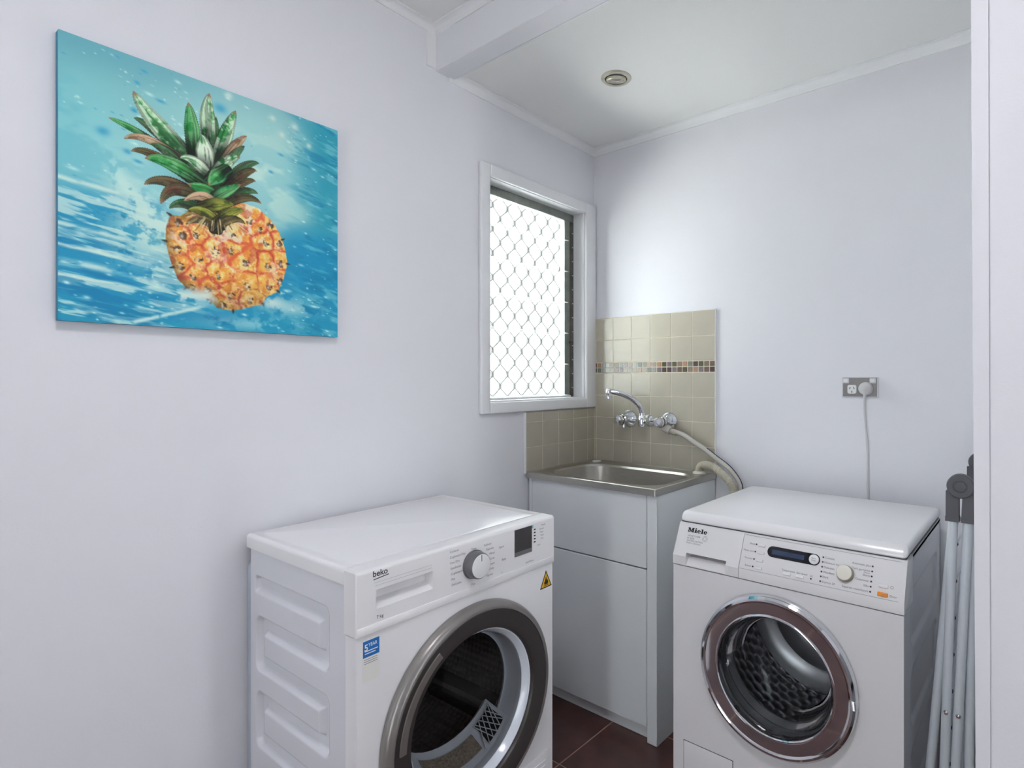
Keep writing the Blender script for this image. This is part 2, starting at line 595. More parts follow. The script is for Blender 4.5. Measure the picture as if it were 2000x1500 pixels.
g['kind'] = 'stuff'

# ================================================================ TILED SPLASHBACKS
spb = thing('tile_splashback', 'beige square tiled splashback with mosaic strip on back wall behind the tub', 'splashback', (0.31, 0, 0.872), FW)
MB().box(0.0, 0.622, -0.0080, -0.0005, 0.862, 1.516, 0.0).build('grout_bed', 'tile_grout', spb)
MB().box(0.621, 0.6235, -0.0095, -0.0005, 0.862, 1.5185, 0.0008, 1).build('edge_trim', 'trim_paint', spb)
MB().box(0.0, 0.621, -0.0095, -0.0005, 1.516, 1.5185, 0.0008, 1).build('edge_trim', 'trim_paint', spb)
xs = [0.020 + 0.1 * k for k in range(7)]
xs2 = [0.1185, 0.2176, 0.3176, 0.4183, 0.5184, 0.6205]
zs_low = [0.866, 0.9657, 1.0663, 1.1657, 1.266]
zs_up = [1.3135, 1.4145, 1.5155]
TM = {}
def wall_tile(x0, x1, z0, z1, parent, matname, name, y0=-0.009, left=False):
    w, h = round(x1 - x0, 4), round(z1 - z0, 4)
    key = (w, h, matname, left)
    if key not in TM:
        b = MB()
        if left:
            b.box(0, w, 0.0006, 0.009, 0, h, 0.0014, 1)
        else:
            b.box(0, w, y0, -0.0006, 0, h, 0.0014, 1)
        o = b.build(name, matname, None)
        TM[key] = o.data
    else:
        o = bpy.data.objects.new(name, TM[key])
        COL.objects.link(o)
    o.parent = parent
    og = ORG[parent.name]
    o.location = (x0 - og.x, 0 - og.y, z0 - og.z)
    return o
G = 0.0013
for a, b in zip([0.0205] + xs2[:-1], xs2):
    for c, d in zip(zs_low, zs_low[1:]):
        wall_tile(a + G, b - G, c + G, d - G, spb, 'tile_glaze', 'tile')
for c, d in zip(zs_low, zs_low[1:]):
    if c < 1.1:
        wall_tile(0.0095, 0.0205 - G, c + G, d - G, spb, 'tile_glaze', 'tile')
    else:
        wall_tile(0.0095, 0.0205 - G, c + G, d - G, spb, 'tile_glaze', 'tile')
for a, b in zip([0.0205] + xs2[:-1], xs2):
    for c, d in zip(zs_up, zs_up[1:]):
        wall_tile(a + G, b - G, c + G, d - G, spb, 'tile_glaze', 'tile')
for c, d in zip(zs_up, zs_up[1:]):
    wall_tile(0.0005, 0.0205 - G, c + G, d - G, spb, 'tile_glaze', 'tile')
# mosaic strip: two rows of small glass and stone pieces
MOS = {'a': (122, 98, 88), 'b': (172, 138, 108), 'c': (150, 152, 146), 'd': (160, 148, 138), 'e': (118, 108, 84), 'f': (124, 112, 114), 'g': (168, 148, 130), 'h': (92, 84, 64), 'i': (84, 66, 66), 'j': (110, 92, 78), 'k': (120, 124, 112), 'l': (140, 122, 104)}
for k, c in MOS.items():
    mat('mosaic_' + k, c, 0.14, var=0.14, vscale=120, coat=0.5)
top = 'abccdecfdckkgdbhfhlbkiheji'
bot = 'jkccdffdcdgdkcfiifjhlbfjia'
for k in range(25):
    x0 = 0.0010 + k * 0.02482
    wall_tile(x0 + 0.0011, x0 + 0.02482 - 0.0011, 1.2905 + 0.0006, 1.3125 - 0.0006, spb, 'mosaic_' + top[k], 'mosaic_tile')
    wall_tile(x0 + 0.0011, x0 + 0.02482 - 0.0011, 1.2675 + 0.0006, 1.2895 - 0.0006, spb, 'mosaic_' + bot[k], 'mosaic_tile')

spl = thing('tile_splashback', 'low beige tiled splashback on left wall under the louvre window', 'splashback', (0.23, 0, 0.872), FL)
MB().box(0.001, 0.459, 0.0005, 0.0080, 0.862, 1.108).build('grout_bed', 'tile_grout', spl)
MB().box(0.459, 0.468, 0.0005, 0.0105, 0.862, 1.108, 0.002, 1).build('edge_trim', 'trim_paint', spl)
ss = [0.0095, 0.0589, 0.1600, 0.2603, 0.3625, 0.4590]
zl = [0.866, 0.9657, 1.0663, 1.1075]
for a, b in zip(ss, ss[1:]):
    for c, d in zip(zl, zl[1:]):
        wall_tile(a + G, b - G, c + G, d - G, spl, 'tile_glaze', 'tile', left=True)

# ================================================================ DRYER (against the left wall)
dry = thing('clothes_dryer', 'white front-loading clothes dryer with grey porthole ring against the left wall', 'dryer', (1.18, 0.28, 0.0), FL)
S0, S1 = 0.886, 1.478
NF = 0.520
# cabinet shell behind the embossed side
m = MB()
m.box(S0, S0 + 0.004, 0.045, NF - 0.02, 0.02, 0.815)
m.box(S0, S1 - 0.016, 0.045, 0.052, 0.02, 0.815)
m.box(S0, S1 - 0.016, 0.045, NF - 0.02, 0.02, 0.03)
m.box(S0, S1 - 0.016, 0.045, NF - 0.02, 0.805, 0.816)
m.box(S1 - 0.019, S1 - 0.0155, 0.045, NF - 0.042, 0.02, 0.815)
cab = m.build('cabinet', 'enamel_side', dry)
# embossed side panel: one pressed channel snaking down the sheet
zr = [0.735, 0.638, 0.545, 0.454, 0.358, 0.262, 0.166, 0.078]
path = []
nl, nr_ = 0.092, 0.393
for k, zc in enumerate(zr):
    seg = [(nl if k else 0.05, zc), (nr_, zc)]
    if k % 2:
        seg = seg[::-1]
    path += seg
path = np.array(path)
gn, gz = 150, 250
ns = np.linspace(0.041, NF - 0.041, gn)
zsg = np.linspace(0.02, 0.8178, gz)
NN, ZZ = np.meshgrid(ns, zsg)
dist = np.full(NN.shape, 9.0)
for (a0, b0), (a1, b1) in zip(path[:-1], path[1:]):
    dx, dz = a1 - a0, b1 - b0
    t = np.clip(((NN - a0) * dx + (ZZ - b0) * dz) / (dx * dx + dz * dz), 0, 1)
    dist = np.minimum(dist, np.hypot(NN - a0 - t * dx, ZZ - b0 - t * dz))
q = np.clip((0.0225 - dist) / 0.011, 0, 1)
dep = 0.0135 * (q * q * (3 - 2 * q))
q2 = np.clip((0.072 - NN) / 0.008, 0, 1)
dep *= 1 - q2 * q2 * (3 - 2 * q2)
verts = np.stack([S1 - dep, NN, ZZ], -1).reshape(-1, 3) - np.array(ORG[dry.name])
idx = np.arange(gn * gz).reshape(gz, gn)
faces = np.stack([idx[:-1, :-1], idx[1:, :-1], idx[1:, 1:], idx[:-1, 1:]], -1).reshape(-1, 4)
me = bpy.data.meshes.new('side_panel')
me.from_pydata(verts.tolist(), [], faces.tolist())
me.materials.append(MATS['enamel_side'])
me.polygons.foreach_set('use_smooth', [True] * len(me.polygons))
o = bpy.data.objects.new('side_panel', me)
COL.objects.link(o)
o.parent = dry
ORG[o.name] = ORG[dry.name]
# rear cover
m = MB()
m.prism(rrect(0.03, 0.776, S0 + 0.01, S1 - 0.004, 0.02), 0.010, 0.044, 'y') if False else m.prism([(b, a) for a, b in rrect(0.05, 0.776, S0 + 0.01, S1 - 0.004, 0.016)], 0.012, 0.044, 'y')
m.build('rear_cover', 'rear_grey', dry)
# front sheet with the porthole opening, folded round the side
DC = (1.1755, 0.440)
m = MB()
holed_panel(m, S0, S1 + 0.001, 0.02, 0.7175, DC[0], DC[1], 0.205, NF, NF - 0.012)
m.box(S1 - 0.003, S1 + 0.001, NF - 0.040, NF - 0.011, 0.02, 0.716)
m.box(S0, S0 + 0.003, NF - 0.040, NF - 0.011, 0.02, 0.7175)
m.build('front_panel', 'enamel', dry)
# control panel with scooped pull of the water tank drawer
HS0, HS1, HZ0, HZ1 = 1.297, 1.438, 0.766, 0.806
ZP0, ZP1 = 0.7195, 0.8515
cp = MB()
yb, yf = NF - 0.042, NF + 0.003
def crown(z0):
    pr = [(yb, z0), (yf, z0), (yf, ZP1 - 0.009)]
    for i in range(1, 7):
        a = R(90 * i / 6)
        pr.append((yf - 0.009 + 0.009 * math.cos(a), ZP1 - 0.009 + 0.009 * math.sin(a)))
    return pr + [(yb, ZP1)]
cp.prism(crown(ZP0), S0 - 0.003, HS0, 'x')
cp.prism(crown(ZP0), HS1, S1 + 0.001, 'x')
cp.loft([[(S1 + 0.001, y, z) for y, z in crown(ZP0)], [(S1 + 0.0035, min(max(y, yb), yf - 0.003), min(z, ZP1 - 0.003)) for y, z in crown(ZP0)]], True, False, True)
cp.prism(crown(HZ1), HS0, HS1, 'x')
cp.box(HS0, HS1, yb, yf, ZP0, HZ0, 0.0)
ctrl = cp.build('control_panel', 'panel_plastic', dry)
m = MB()
m.poly([(HS0, yf - 0.030, HZ1), (HS1, yf - 0.030, HZ1), (HS1, yf - 0.026, HZ0 + 0.014), (HS0, yf - 0.026, HZ0 + 0.014)])
m.poly([(HS0, yf - 0.026, HZ0 + 0.014), (HS1, yf - 0.026, HZ0 + 0.014), (HS1, yf, HZ0), (HS0, yf, HZ0)])
m.build('drawer_pull', 'panel_plastic', ctrl)
m = MB()
m.box(S0 - 0.002, S1 + 0.002, NF + 0.0022, NF + 0.0045, ZP0, ZP0 + 0.018, 0.001, 2)
m.build('lower_lip', 'panel_plastic', ctrl)
# lid
m = MB()
m.prism([(0.022, 0.8185), (NF - 0.0415, 0.8185), (NF - 0.0415, 0.8515)] + [(0.032 - 0.010 * math.sin(R(15 * i)), 0.8415 + 0.010 * math.cos(R(15 * i))) for i in range(7)], S0 - 0.003, S1 - 0.006, 'x')
m.loft([[(S1 - 0.006 + 0.0095 * math.sin(R(15 * i)), y_, 0.842 + 0.0095 * math.cos(R(15 * i))) for i in range(7)] + [(S1 + 0.0035, y_, 0.8185), (S1 - 0.006, y_, 0.8185)] for y_ in (0.026, NF - 0.0415)], True, True, True)
lid = m.build('lid', 'enamel', dry)
m = MB()
m.loft([[(a, b, 0.8515) for a, b in rrect(S0 + 0.018, S1 - 0.018, 0.045, NF - 0.050, 0.02)], [(a, b, 0.8523) for a, b in rrect(S0 + 0.021, S1 - 0.021, 0.048, NF - 0.053, 0.02)]], True, False, True)
m.build('lid_panel', 'enamel', lid)
# text and controls on the panel: local X to the viewer's right, Y up, Z out
DM = Matrix(((-1, 0, 0, 0), (0, 0, 1, yf), (0, 1, 0, 0), (0, 0, 0, 1)))
def dx_(s): return -s
t = MB(DM)
put_text(t, 'beko', -1.4455, 0.8335, 0.0172, bold=0.02)
t.loft([[(-1.4435, 0.8270, 0.0002), (-1.4085, 0.8300, 0.0002), (-1.4085, 0.8318, 0.0002), (-1.4435, 0.8286, 0.0002)],
        [(-1.4435, 0.8270, 0.0006), (-1.4085, 0.8300, 0.0006), (-1.4085, 0.8318, 0.0006), (-1.4435, 0.8286, 0.0006)]], True, True, True)
t.build('brand_lettering', 'dark_lettering', ctrl, smooth=False)
t = MB(DM)
put_text(t, '7 kg', -1.437, 0.7455, 0.0095, bold=0.006)
t.build('capacity_lettering', 'dark_lettering', ctrl, smooth=False)
t = MB(DM)
left_list = [('Cottons', -1.250, 0.838), ('Cupboard Dry', -1.250, 0.825), ('Iron Dry', -1.249, 0.812), ('Synthetics', -1.248, 0.799), ('Cupboard Dry', -1.247, 0.786), ('Mix', -1.246, 0.773), ('Delicates', -1.245, 0.760)]
for s_, x, y in left_list:
    put_text(t, s_, x, y - 0.004, 0.0078)
for s_, x, y in [('Time', -1.186, 0.829), ('Refresh', -1.145, 0.829), ('Express', -1.138, 0.817), ('Wool', -1.128, 0.804), ('Shirts', -1.128, 0.791), ('Jeans', -1.126, 0.778), ('Daily', -1.128, 0.766), ('Xpress', -1.138, 0.752), ('Fan', -1.185, 0.744), ('Sport', -1.095, 0.812), ('Baby', -1.085, 0.778)]:
    put_text(t, s_, x, y - 0.004, 0.0078)
for s_, x, y in [('Ready', -0.936, 0.836), ('Cancel', -0.945, 0.826), ('Filter', -0.942, 0.817), ('Tank', -0.940, 0.808), ('Dry', -0.938, 0.799), ('Lock', -0.953, 0.784), ('Start/Pause', -0.998, 0.7475)]:
    put_text(t, s_, x, y - 0.003, 0.0068)
t.build('programme_lettering', 'grey_lettering', ctrl, smooth=False)
m = MB(DM)
for z_, x0 in ((0.8140, -1.440), (0.8205, -1.4425)):
    m.box(x0, -1.30, z_, z_ + 0.0006, 0.0, 0.0004)
m.build('drawer_line', 'seam_line', ctrl, smooth=False)
# dial
kn = MB()
kc = (1.178, yf, 0.7905)
kn.lathe([(0.034, 0), (0.0345, 0.004), (0.0325, 0.006), (0.031, 0.024), (0.0295, 0.027), (0.0285, 0.0275)], kc, (0, 1, 0), 56)
knob = kn.build('dial', 'knob_grey', ctrl)
kn = MB()
kn.lathe([(0.0285, 0.0265), (0.028, 0.0282), (0.026, 0.0288), (0, 0.0288)], kc, (0, 1, 0), 56)
kn.build('dial_face', 'knob_face', knob)
MB().box(kc[0] - 0.0008, kc[0] + 0.0008, yf + 0.0286, yf + 0.0293, kc[2] + 0.012, kc[2] + 0.027).build('dial_mark', 'dark_lettering', knob)
for k in range(8):
    a = 2 * PI * k / 8
    pass
# display window
m = MB(DM)
m.box(-1.0395, -0.9745, 0.7715, 0.8420, 0.0002, 0.0012)
ds = m.build('display', 'screen_dark', ctrl)
MB(DM).box(-1.0395, -0.9745, 0.7715, 0.7825, 0.0011, 0.0016).build('display_strip', 'screen_strip', ds)
MB(DM).box(-0.9745, -0.9690, 0.834, 0.842, 0.0002, 0.0012).build('display_edge', 'screen_teal', ds)
for k in range(5):
    y = 0.8285 - 0.0085 * k
    MB(DM).box(-0.9655, -0.9595, y - 0.0015, y + 0.0017, 0.0001, 0.0008).build('indicator_light', 'black_lettering', ctrl)
m = MB(DM)
m.lathe([(0, 0.0008), (0.003, 0.0006), (0.0036, 0)], (-1.083, 0.7455, 0.0), (0, 0, 1), 16)
m.build('touch_key', 'knob_face', ctrl)
# stickers on the front sheet
DS = Matrix(((-1, 0, 0, 0), (0, 0, 1, NF), (0, 1, 0, 0), (0, 0, 0, 1)))
m = MB(DS)
m.box(-1.4655, -1.4285, 0.6235, 0.7105, 0.0002, 0.0006)
stk = m.build('warranty_sticker', 'sticker_white', dry)
MB(DS).box(-1.4652, -1.4288, 0.6735, 0.7068, 0.0006, 0.0009).build('sticker_block', 'sticker_blue', stk)
t = MB(DS)
put_text(t, '5', -1.4630, 0.6872, 0.0185, z=0.0012, bold=0.02)
put_text(t, 'YEAR', -1.4535, 0.6940, 0.0100, z=0.0012, bold=0.012, sx=0.82)
for k, (y, w) in enumerate(((0.6850, 0.029), (0.6800, 0.024))):
    t.box(-1.4615, -1.4615 + w, y, y + 0.0018, 0.0009, 0.0012)
t.build('sticker_lettering', 'white_plastic', stk, smooth=False)
t = MB(DS)
for k in range(3):
    t.box(-1.4625, -1.4335, 0.6685 - 0.0042 * k, 0.6695 - 0.0042 * k, 0.0006, 0.0009)
t.build('sticker_small_print', 'grey_lettering', stk, smooth=False)
m = MB(DS)
tri = [(-0.9375, 0.6545), (-0.8895, 0.6545), (-0.9135, 0.7030)]
plate(m, tri, 0.0002, 0.0006)
ws = m.build('warning_sticker', 'sticker_black', dry, smooth=False)
cx_, cy_ = -0.9135, 0.6705
m = MB(DS)
plate(m, [(cx_ + (x - cx_) * 0.80, cy_ + (y - cy_) * 0.80) for x, y in tri], 0.0006, 0.0009)
m.build('sticker_face', 'sticker_yellow', ws, smooth=False)
m = MB(DS)
plate(m, [(-0.9205, 0.664), (-0.9065, 0.664), (-0.9050, 0.671), (-0.9085, 0.677), (-0.9100, 0.673), (-0.9135, 0.6855), (-0.9165, 0.678), (-0.9180, 0.674), (-0.9215, 0.670)], 0.0009, 0.0012)
m.box(-0.9225, -0.9045, 0.6605, 0.6622, 0.0009, 0.0012)
m.build('flame_symbol', 'sticker_black', ws, smooth=False)
# condenser flap with louvre slots, bottom right
m = MB(DS)
m.box(-1.085, -0.903, 0.030, 0.199, 0.0, 0.0022, 0.0016, 2)
cf = m.build('condenser_flap', 'enamel', dry)
for k in range(7):
    y = 0.172 - 0.014 * k
    MB(DS).box(-0.972, -0.918, y, y + 0.0045, 0.0018, 0.0042, 0.001, 1).build('vent_slat', 'enamel', cf)
# door: outer ring, darker inner ring, glass, clear bowl
c3 = (DC[0], NF, DC[1])
dr = MB().lathe([(0.247, 0.0), (0.2545, 0.002), (0.2545, 0.010), (0.251, 0.019), (0.246, 0.0245), (0.240, 0.0265), (0.2355, 0.0262), (0.2345, 0.010)], c3, (0, 1, 0), 128).build('door', 'ring_grey', dry)
MB().lathe([(0.2352, 0.0245), (0.2335, 0.0262), (0.220, 0.0255), (0.200, 0.0235), (0.191, 0.0205), (0.1880, 0.016), (0.1865, 0.010), (0.1865, 0.002)], c3, (0, 1, 0), 128).build('door_inner_ring', 'ring_dark', dr)
gp = MB().lathe([(0.2235, 0.0262), (0.2225, 0.0292), (0.2070, 0.0284), (0.2055, 0.0240)], c3, (0, 1, 0), 40, R(123), R(178), False)
gp.build('door_grip', 'ring_grip', dr)
MB().lathe([(0.176, -0.008), (0.15, -0.006), (0.10, -0.004), (0.0, -0.003)], c3, (0, 1, 0), 96).build('door_glass', 'door_glass', dr)
MB().lathe([(0.1872, 0.011), (0.184, 0.010), (0.174, -0.006), (0.172, -0.012), (0.170, -0.016), (0.168, -0.060), (0.163, -0.068), (0.160, -0.060)], c3, (0, 1, 0), 96).build('door_bowl', 'clear_plastic', dr)
MB().lathe([(0.205, -0.006), (0.192, -0.070), (0.176, -0.078)], c3, (0, 1, 0), 96).build('door_seal', 'gasket', dry)
MB().lathe([(0.176, -0.076), (0.246, -0.080), (0.246, -0.400), (0.10, -0.420), (0, -0.420)], (c3[0], c3[1], c3[2] + 0.02), (0, 1, 0), 96).build('drum', 'drum_perforated', dry)
for k, a in enumerate((20, 140, 260)):
    ca, sa = math.cos(R(a)), math.sin(R(a))
    m = MB(Matrix.Translation((c3[0], 0, c3[2] + 0.02)) @ Matrix.Rotation(R(a), 4, 'Y'))
    m.loft([[(0.246, NF - 0.10, -0.04), (0.246, NF - 0.10, 0.04), (0.246, NF - 0.39, 0.04), (0.246, NF - 0.39, -0.04)],
            [(0.185, NF - 0.12, -0.006), (0.185, NF - 0.12, 0.006), (0.185, NF - 0.38, 0.006), (0.185, NF - 0.38, -0.006)]], True, True, True)
    m.build('drum_lifter', 'drum_steel', dry)
# lint filter housing along the bottom of the opening
m = MB()
pts = []
for i in range(13):
    a = R(215 + 110 * i / 12)
    pts.append((c3[0] + 0.172 * math.cos(a), c3[2] + 0.172 * math.sin(a)))
loopA = [(x, NF - 0.022, z) for x, z in pts]
loopB = [(c3[0] + (x - c3[0]) * 0.92, NF - 0.100, c3[2] + (z - c3[2]) * 0.72) for x, z in pts]
loopC = [(c3[0] + (x - c3[0]) * 0.90, NF - 0.108, c3[2] + (z - c3[2]) * 0.72 - 0.006) for x, z in pts]
m.loft([loopA, loopB, loopC], closed=False)
lf = m.build('lint_filter', 'clear_plastic', dry)
def fil(t, k, lift=0.003):
    a_ = R(215 + 110 * t)
    x, z = c3[0] + 0.172 * math.cos(a_), c3[2] + 0.172 * math.sin(a_)
    xb, zb_ = c3[0] + (x - c3[0]) * 0.92, c3[2] + (z - c3[2]) * 0.72
    return (x + (xb - x) * k, NF - 0.022 - 0.078 * k, z + (zb_ - z) * k + lift)
m = MB()
m.loft([[fil(0.30 + 0.55 * i / 10, 0.22) for i in range(11)], [fil(0.30 + 0.55 * i / 10, 0.72) for i in range(11)]], closed=False)
m.build('filter_screen', 'lint_mesh', lf)
m = MB()
m.loft([[fil(0.04 + 0.20 * i / 6, 0.15) for i in range(7)], [fil(0.04 + 0.20 * i / 6, 0.80) for i in range(7)]], closed=False)
m.build('filter_opening', 'dark_cavity', lf)
for k in range(5):
    for sg in (-1, 1):
        t0 = 0.05 + 0.19 * k / 4
        MB().tube([fil(max(t0 - 0.05 * sg, 0.03), 0.12, 0.006), fil(min(max(t0 + 0.05 * sg, 0.03), 0.26), 0.82, 0.006)], 0.0014, 6).build('filter_bar', 'clear_plastic', lf)
for s_ in (S0 + 0.05, S1 - 0.05):
    for n_ in (0.09, NF - 0.07):
        MB().lathe([(0.0, 0.0), (0.022, 0.0), (0.022, 0.012), (0.012, 0.014), (0.012, 0.024)], (s_, n_, 0.0), (0, 0, 1), 20).build('foot', 'gasket', dry)

# ================================================================ WASHING MACHINE (against the back wall)
wm = thing('washing_machine', 'white front-loading washing machine with chrome porthole beside the tub cabinet', 'washing machine', (1.1075, -0.36, 0.0))
X0, X1 = 0.810, 1.405
YF = -0.645
m = MB()
m.box(X0, X0 + 0.004, YF + 0.0142, -0.085, 0.02, 0.7105)
m.box(X0, X0 + 0.004, -0.541, -0.085, 0.7105, 0.8195)
m.box(X0, X1, -0.092, -0.085, 0.02, 0.8195)
m.box(X0, X1, YF + 0.012, -0.085, 0.02, 0.03)
m.box(X0, X1, YF + 0.060, -0.085, 0.812, 0.8195)
m.build('cabinet', 'enamel_side', wm)
# right side sheet with pressed stiffening fields
gy, gz = 90, 120
ys = np.linspace(YF + 0.0142, -0.085, gy)
zg = np.linspace(0.02, 0.8195, gz)
YY, ZG = np.meshgrid(ys, zg)
dep = np.zeros(YY.shape)
def field(y0, y1, z0, z1, r):
    qx = np.abs(YY - (y0 + y1) / 2) - (y1 - y0) / 2 + r
    qz = np.abs(ZG - (z0 + z1) / 2) - (z1 - z0) / 2 + r
    d = np.hypot(np.maximum(qx, 0), np.maximum(qz, 0)) + np.minimum(np.maximum(qx, qz), 0) - r
    t = np.clip(-d / 0.012, 0, 1)
    return t * t * (3 - 2 * t)
dep = 0.006 * np.maximum.reduce([field(-0.56, -0.15, 0.60 - 0.19 * k, 0.74 - 0.19 * k, 0.035) for k in range(4)])
YS = np.where(ZG < 0.711, YF + 0.0142, np.interp(ZG, [0.711, 0.737, 0.8222], [-0.640, -0.640, -0.599]))
YY = np.maximum(YY, YS)
vs = np.stack([X1 - dep, YY, ZG], -1).reshape(-1, 3) - np.array(ORG[wm.name])
idx = np.arange(gy * gz).reshape(gz, gy)
fc = np.stack([idx[:-1, :-1], idx[:-1, 1:], idx[1:, 1:], idx[1:, :-1]], -1).reshape(-1, 4)
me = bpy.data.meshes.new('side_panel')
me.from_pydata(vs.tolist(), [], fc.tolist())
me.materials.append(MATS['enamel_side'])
me.polygons.foreach_set('use_smooth', [True] * len(me.polygons))
o = bpy.data.objects.new('side_panel', me)
COL.objects.link(o)
o.parent = wm
ORG[o.name] = ORG[wm.name]
# front sheet
WC = (1.1075, 0.4835)
m = MB()
holed_panel(m, X0, X1, 0.02, 0.7085, WC[0], WC[1], 0.185, YF, YF + 0.014)
m.build('front_panel', 'enamel', wm)
# lid, front leaning back
m = MB()
m.box(X0 - 0.001, X1 + 0.001, -0.609, -0.088, 0.8245, 0.853, 0.011, 4)
for v in m.bm.verts:
    if v.co.y < -0.5:
        v.co.y += (v.co.z - 0.8245) * 0.62 * (-0.5 - v.co.y) / 0.109
lid = m.build('lid', 'enamel', wm)
MB().box(X0 + 0.003, X1 - 0.003, -0.600, -0.09, 0.8190, 0.8250).build('lid_gap', 'gasket', lid)
# sloping fascia
FA = Vector((X0, -0.647, 0.737))
FT = Vector((0, 0.041, 0.085)).normalized()
FN = Vector((0, -FT.z, FT.y))
FM = Matrix(((1, FT.x, FN.x, FA.x), (0, FT.y, FN.y, FA.y), (0, FT.z, FN.z, FA.z), (0, 0, 0, 1)))
XD = X0 + 0.2005
full = [(-0.647, 0.7115), (-0.647, 0.737), (-0.6065, 0.8205), (-0.603, 0.8222), (-0.54, 0.8222), (-0.54, 0.7115)]
m = MB()
m.prism(full, XD + 0.0006, X1 + 0.0012, 'x')
fas = m.build('control_panel', 'panel_plastic', wm)
# detergent drawer front with its grip
hx0, hx1 = X0 + 0.041, X0 + 0.163
m = MB()
zc_ = 0.747
yc_ = -0.647 + (zc_ - 0.737) * 0.041 / 0.085
upper = [(yc_, zc_), (-0.6065, 0.8205), (-0.603, 0.8222), (-0.54, 0.8222), (-0.54, zc_)]
lower = [(-0.647, 0.7115), (-0.647, 0.737), (yc_, zc_), (-0.54, zc_), (-0.54, 0.7115)]
m.prism(upper, X0, XD - 0.0006, 'x')
m.prism(lower, X0, hx0, 'x')
m.prism(lower, hx1, XD - 0.0006, 'x')
m.prism([(-0.646, 0.7115), (-0.646, 0.7135), (-0.626, 0.7335), (-0.600, 0.7335), (-0.600, zc_), (-0.58, zc_), (-0.58, 0.7115)], hx0, hx1, 'x')
dw = m.build('detergent_drawer', 'panel_plastic', wm, angle=20)
# brand lettering: heavy slab letters
def slab_logo(mb, x, y, s):
    def B(x0, x1, y0, y1):
        mb.box(x + x0 * s, x + x1 * s, y + y0 * s, y + y1 * s, 0.0001, 0.0006)
    def Q(p):
        plate(mb, [(x + a * s, y + b * s) for a, b in p], 0.0001, 0.0006)
    def E(ox):
        outer = [(ox + 4.3 + 4.3 * math.cos(R(a)), 3.6 + 3.7 * math.sin(R(a))) for a in range(5, 325, 12)]
        inner = [(ox + 4.3 + 1.9 * math.cos(R(a)), 3.6 + 2.3 * math.sin(R(a))) for a in range(5, 325, 12)]
        for i in range(len(outer) - 1):
            Q([outer[i], outer[i + 1], inner[i + 1], inner[i]])
        B(ox + 1.5, ox + 8.4, 3.1, 4.3)
    B(0, 5, 0, 1.7); B(9.6, 16, 0, 1.7); B(0, 4.5, 8.6, 10); B(11.5, 16, 8.6, 10)
    B(1.2, 3.4, 0, 10); B(11.2, 14.8, 0, 10)
    Q([(1.2, 10), (5.2, 10), (8.8, 2.6), (7.2, 0.6)])
    Q([(12.6, 10), (11.0, 10), (7.2, 0.6), (8.8, 0.6)])
    B(17.2, 23.4, 0, 1.5); B(18.6, 22.0, 0, 7); B(17.2, 22.0, 5.6, 7); B(18.6, 22.0, 8.2, 10.2)
    E(24.2)
    B(33.6, 40, 0, 1.5); B(35.0, 38.6, 0, 10.2); B(33.6, 38.6, 8.8, 10.2)
    E(40.6)
t = MB(FM)
slab_logo(t, 0.031, 0.0705, 0.00123)
t.build('brand_lettering', 'black_lettering', dw, smooth=False)
t = MB(FM)
put_text(t, 'HONEYCOMB', 0.034, 0.0580, 0.0062)
put_text(t, 'W 5000', 0.033, 0.0505, 0.0068)
put_text(t, 'WATERCONTROL', 0.034, 0.0440, 0.0062)
put_text(t, 'Made in Germany', 0.034, 0.0380, 0.0062)
for r0 in (0.0075, 0.0040):
    ring = [[(0.0885 + (r0 + d) * math.cos(2 * PI * i / 24), 0.058 + (r0 + d) * math.sin(2 * PI * i / 24), 0.0005) for i in range(24)] for d in (0, 0.0006)]
    t.loft(ring)
t.build('model_lettering', 'grey_lettering', dw, smooth=False)
# pill display and round start key
m = MB(FM)
def pill(x0, x1, yc, r, n=14):
    p = []
    for i in range(n + 1):
        a = R(-90 + 180 * i / n)
        p.append((x1 - r + r * math.cos(a), yc + r * math.sin(a)))
    for i in range(n + 1):
        a = R(90 + 180 * i / n)
        p.append((x0 + r + r * math.cos(a), yc + r * math.sin(a)))
    return p
plate(m, pill(0.2705, 0.4050, 0.0590, 0.0140), 0.0, 0.0012, 0.0005)
ds = m.build('display', 'screen_navy', fas)
m = MB(FM)
plate(m, [(0.283, 0.0525), (0.366, 0.0525), (0.366, 0.0645), (0.283, 0.0645)], 0.0012, 0.0015)
m.build('display_window', 'screen_blue', ds)
m = MB(FM)
m.lathe([(0.0122, 0.001), (0.0120, 0.0035), (0.0105, 0.0045), (0, 0.0048)], (0.3905, 0.059, 0), (0, 0, 1), 32)
sk = m.build('start_key', 'knob_face', fas)
t = MB(FM)
put_text(t, 'Start', 0.3905, 0.0597, 0.0058, z=0.0050, align='CENTER')
put_text(t, 'Stop', 0.3905, 0.0545, 0.0058, z=0.0050, align='CENTER')
t.build('key_lettering', 'grey_lettering', sk, smooth=False)
# rotary selector
kx, ky = 0.4665, 0.0405
m = MB(FM)
m.lathe([(0.0225, 0.0), (0.0225, 0.0012), (0.0205, 0.002)], (kx, ky, 0), (0, 0, 1), 48)
sel = m.build('selector_dial', 'knob_face', fas)
m = MB(FM)
m.lathe([(0.0200, 0.001), (0.0192, 0.008), (0.0180, 0.0135), (0.0172, 0.014)], (kx, ky, 0), (0, 0, 1), 48)
m.build('dial_skirt', 'knob_beige', sel)
m = MB(FM)
m.lathe([(0.0176, 0.0135), (0.0170, 0.0150), (0.0150, 0.0157), (0, 0.0157)], (kx, ky, 0), (0, 0, 1), 48)
m.build('dial_face', 'warm_plastic', sel)
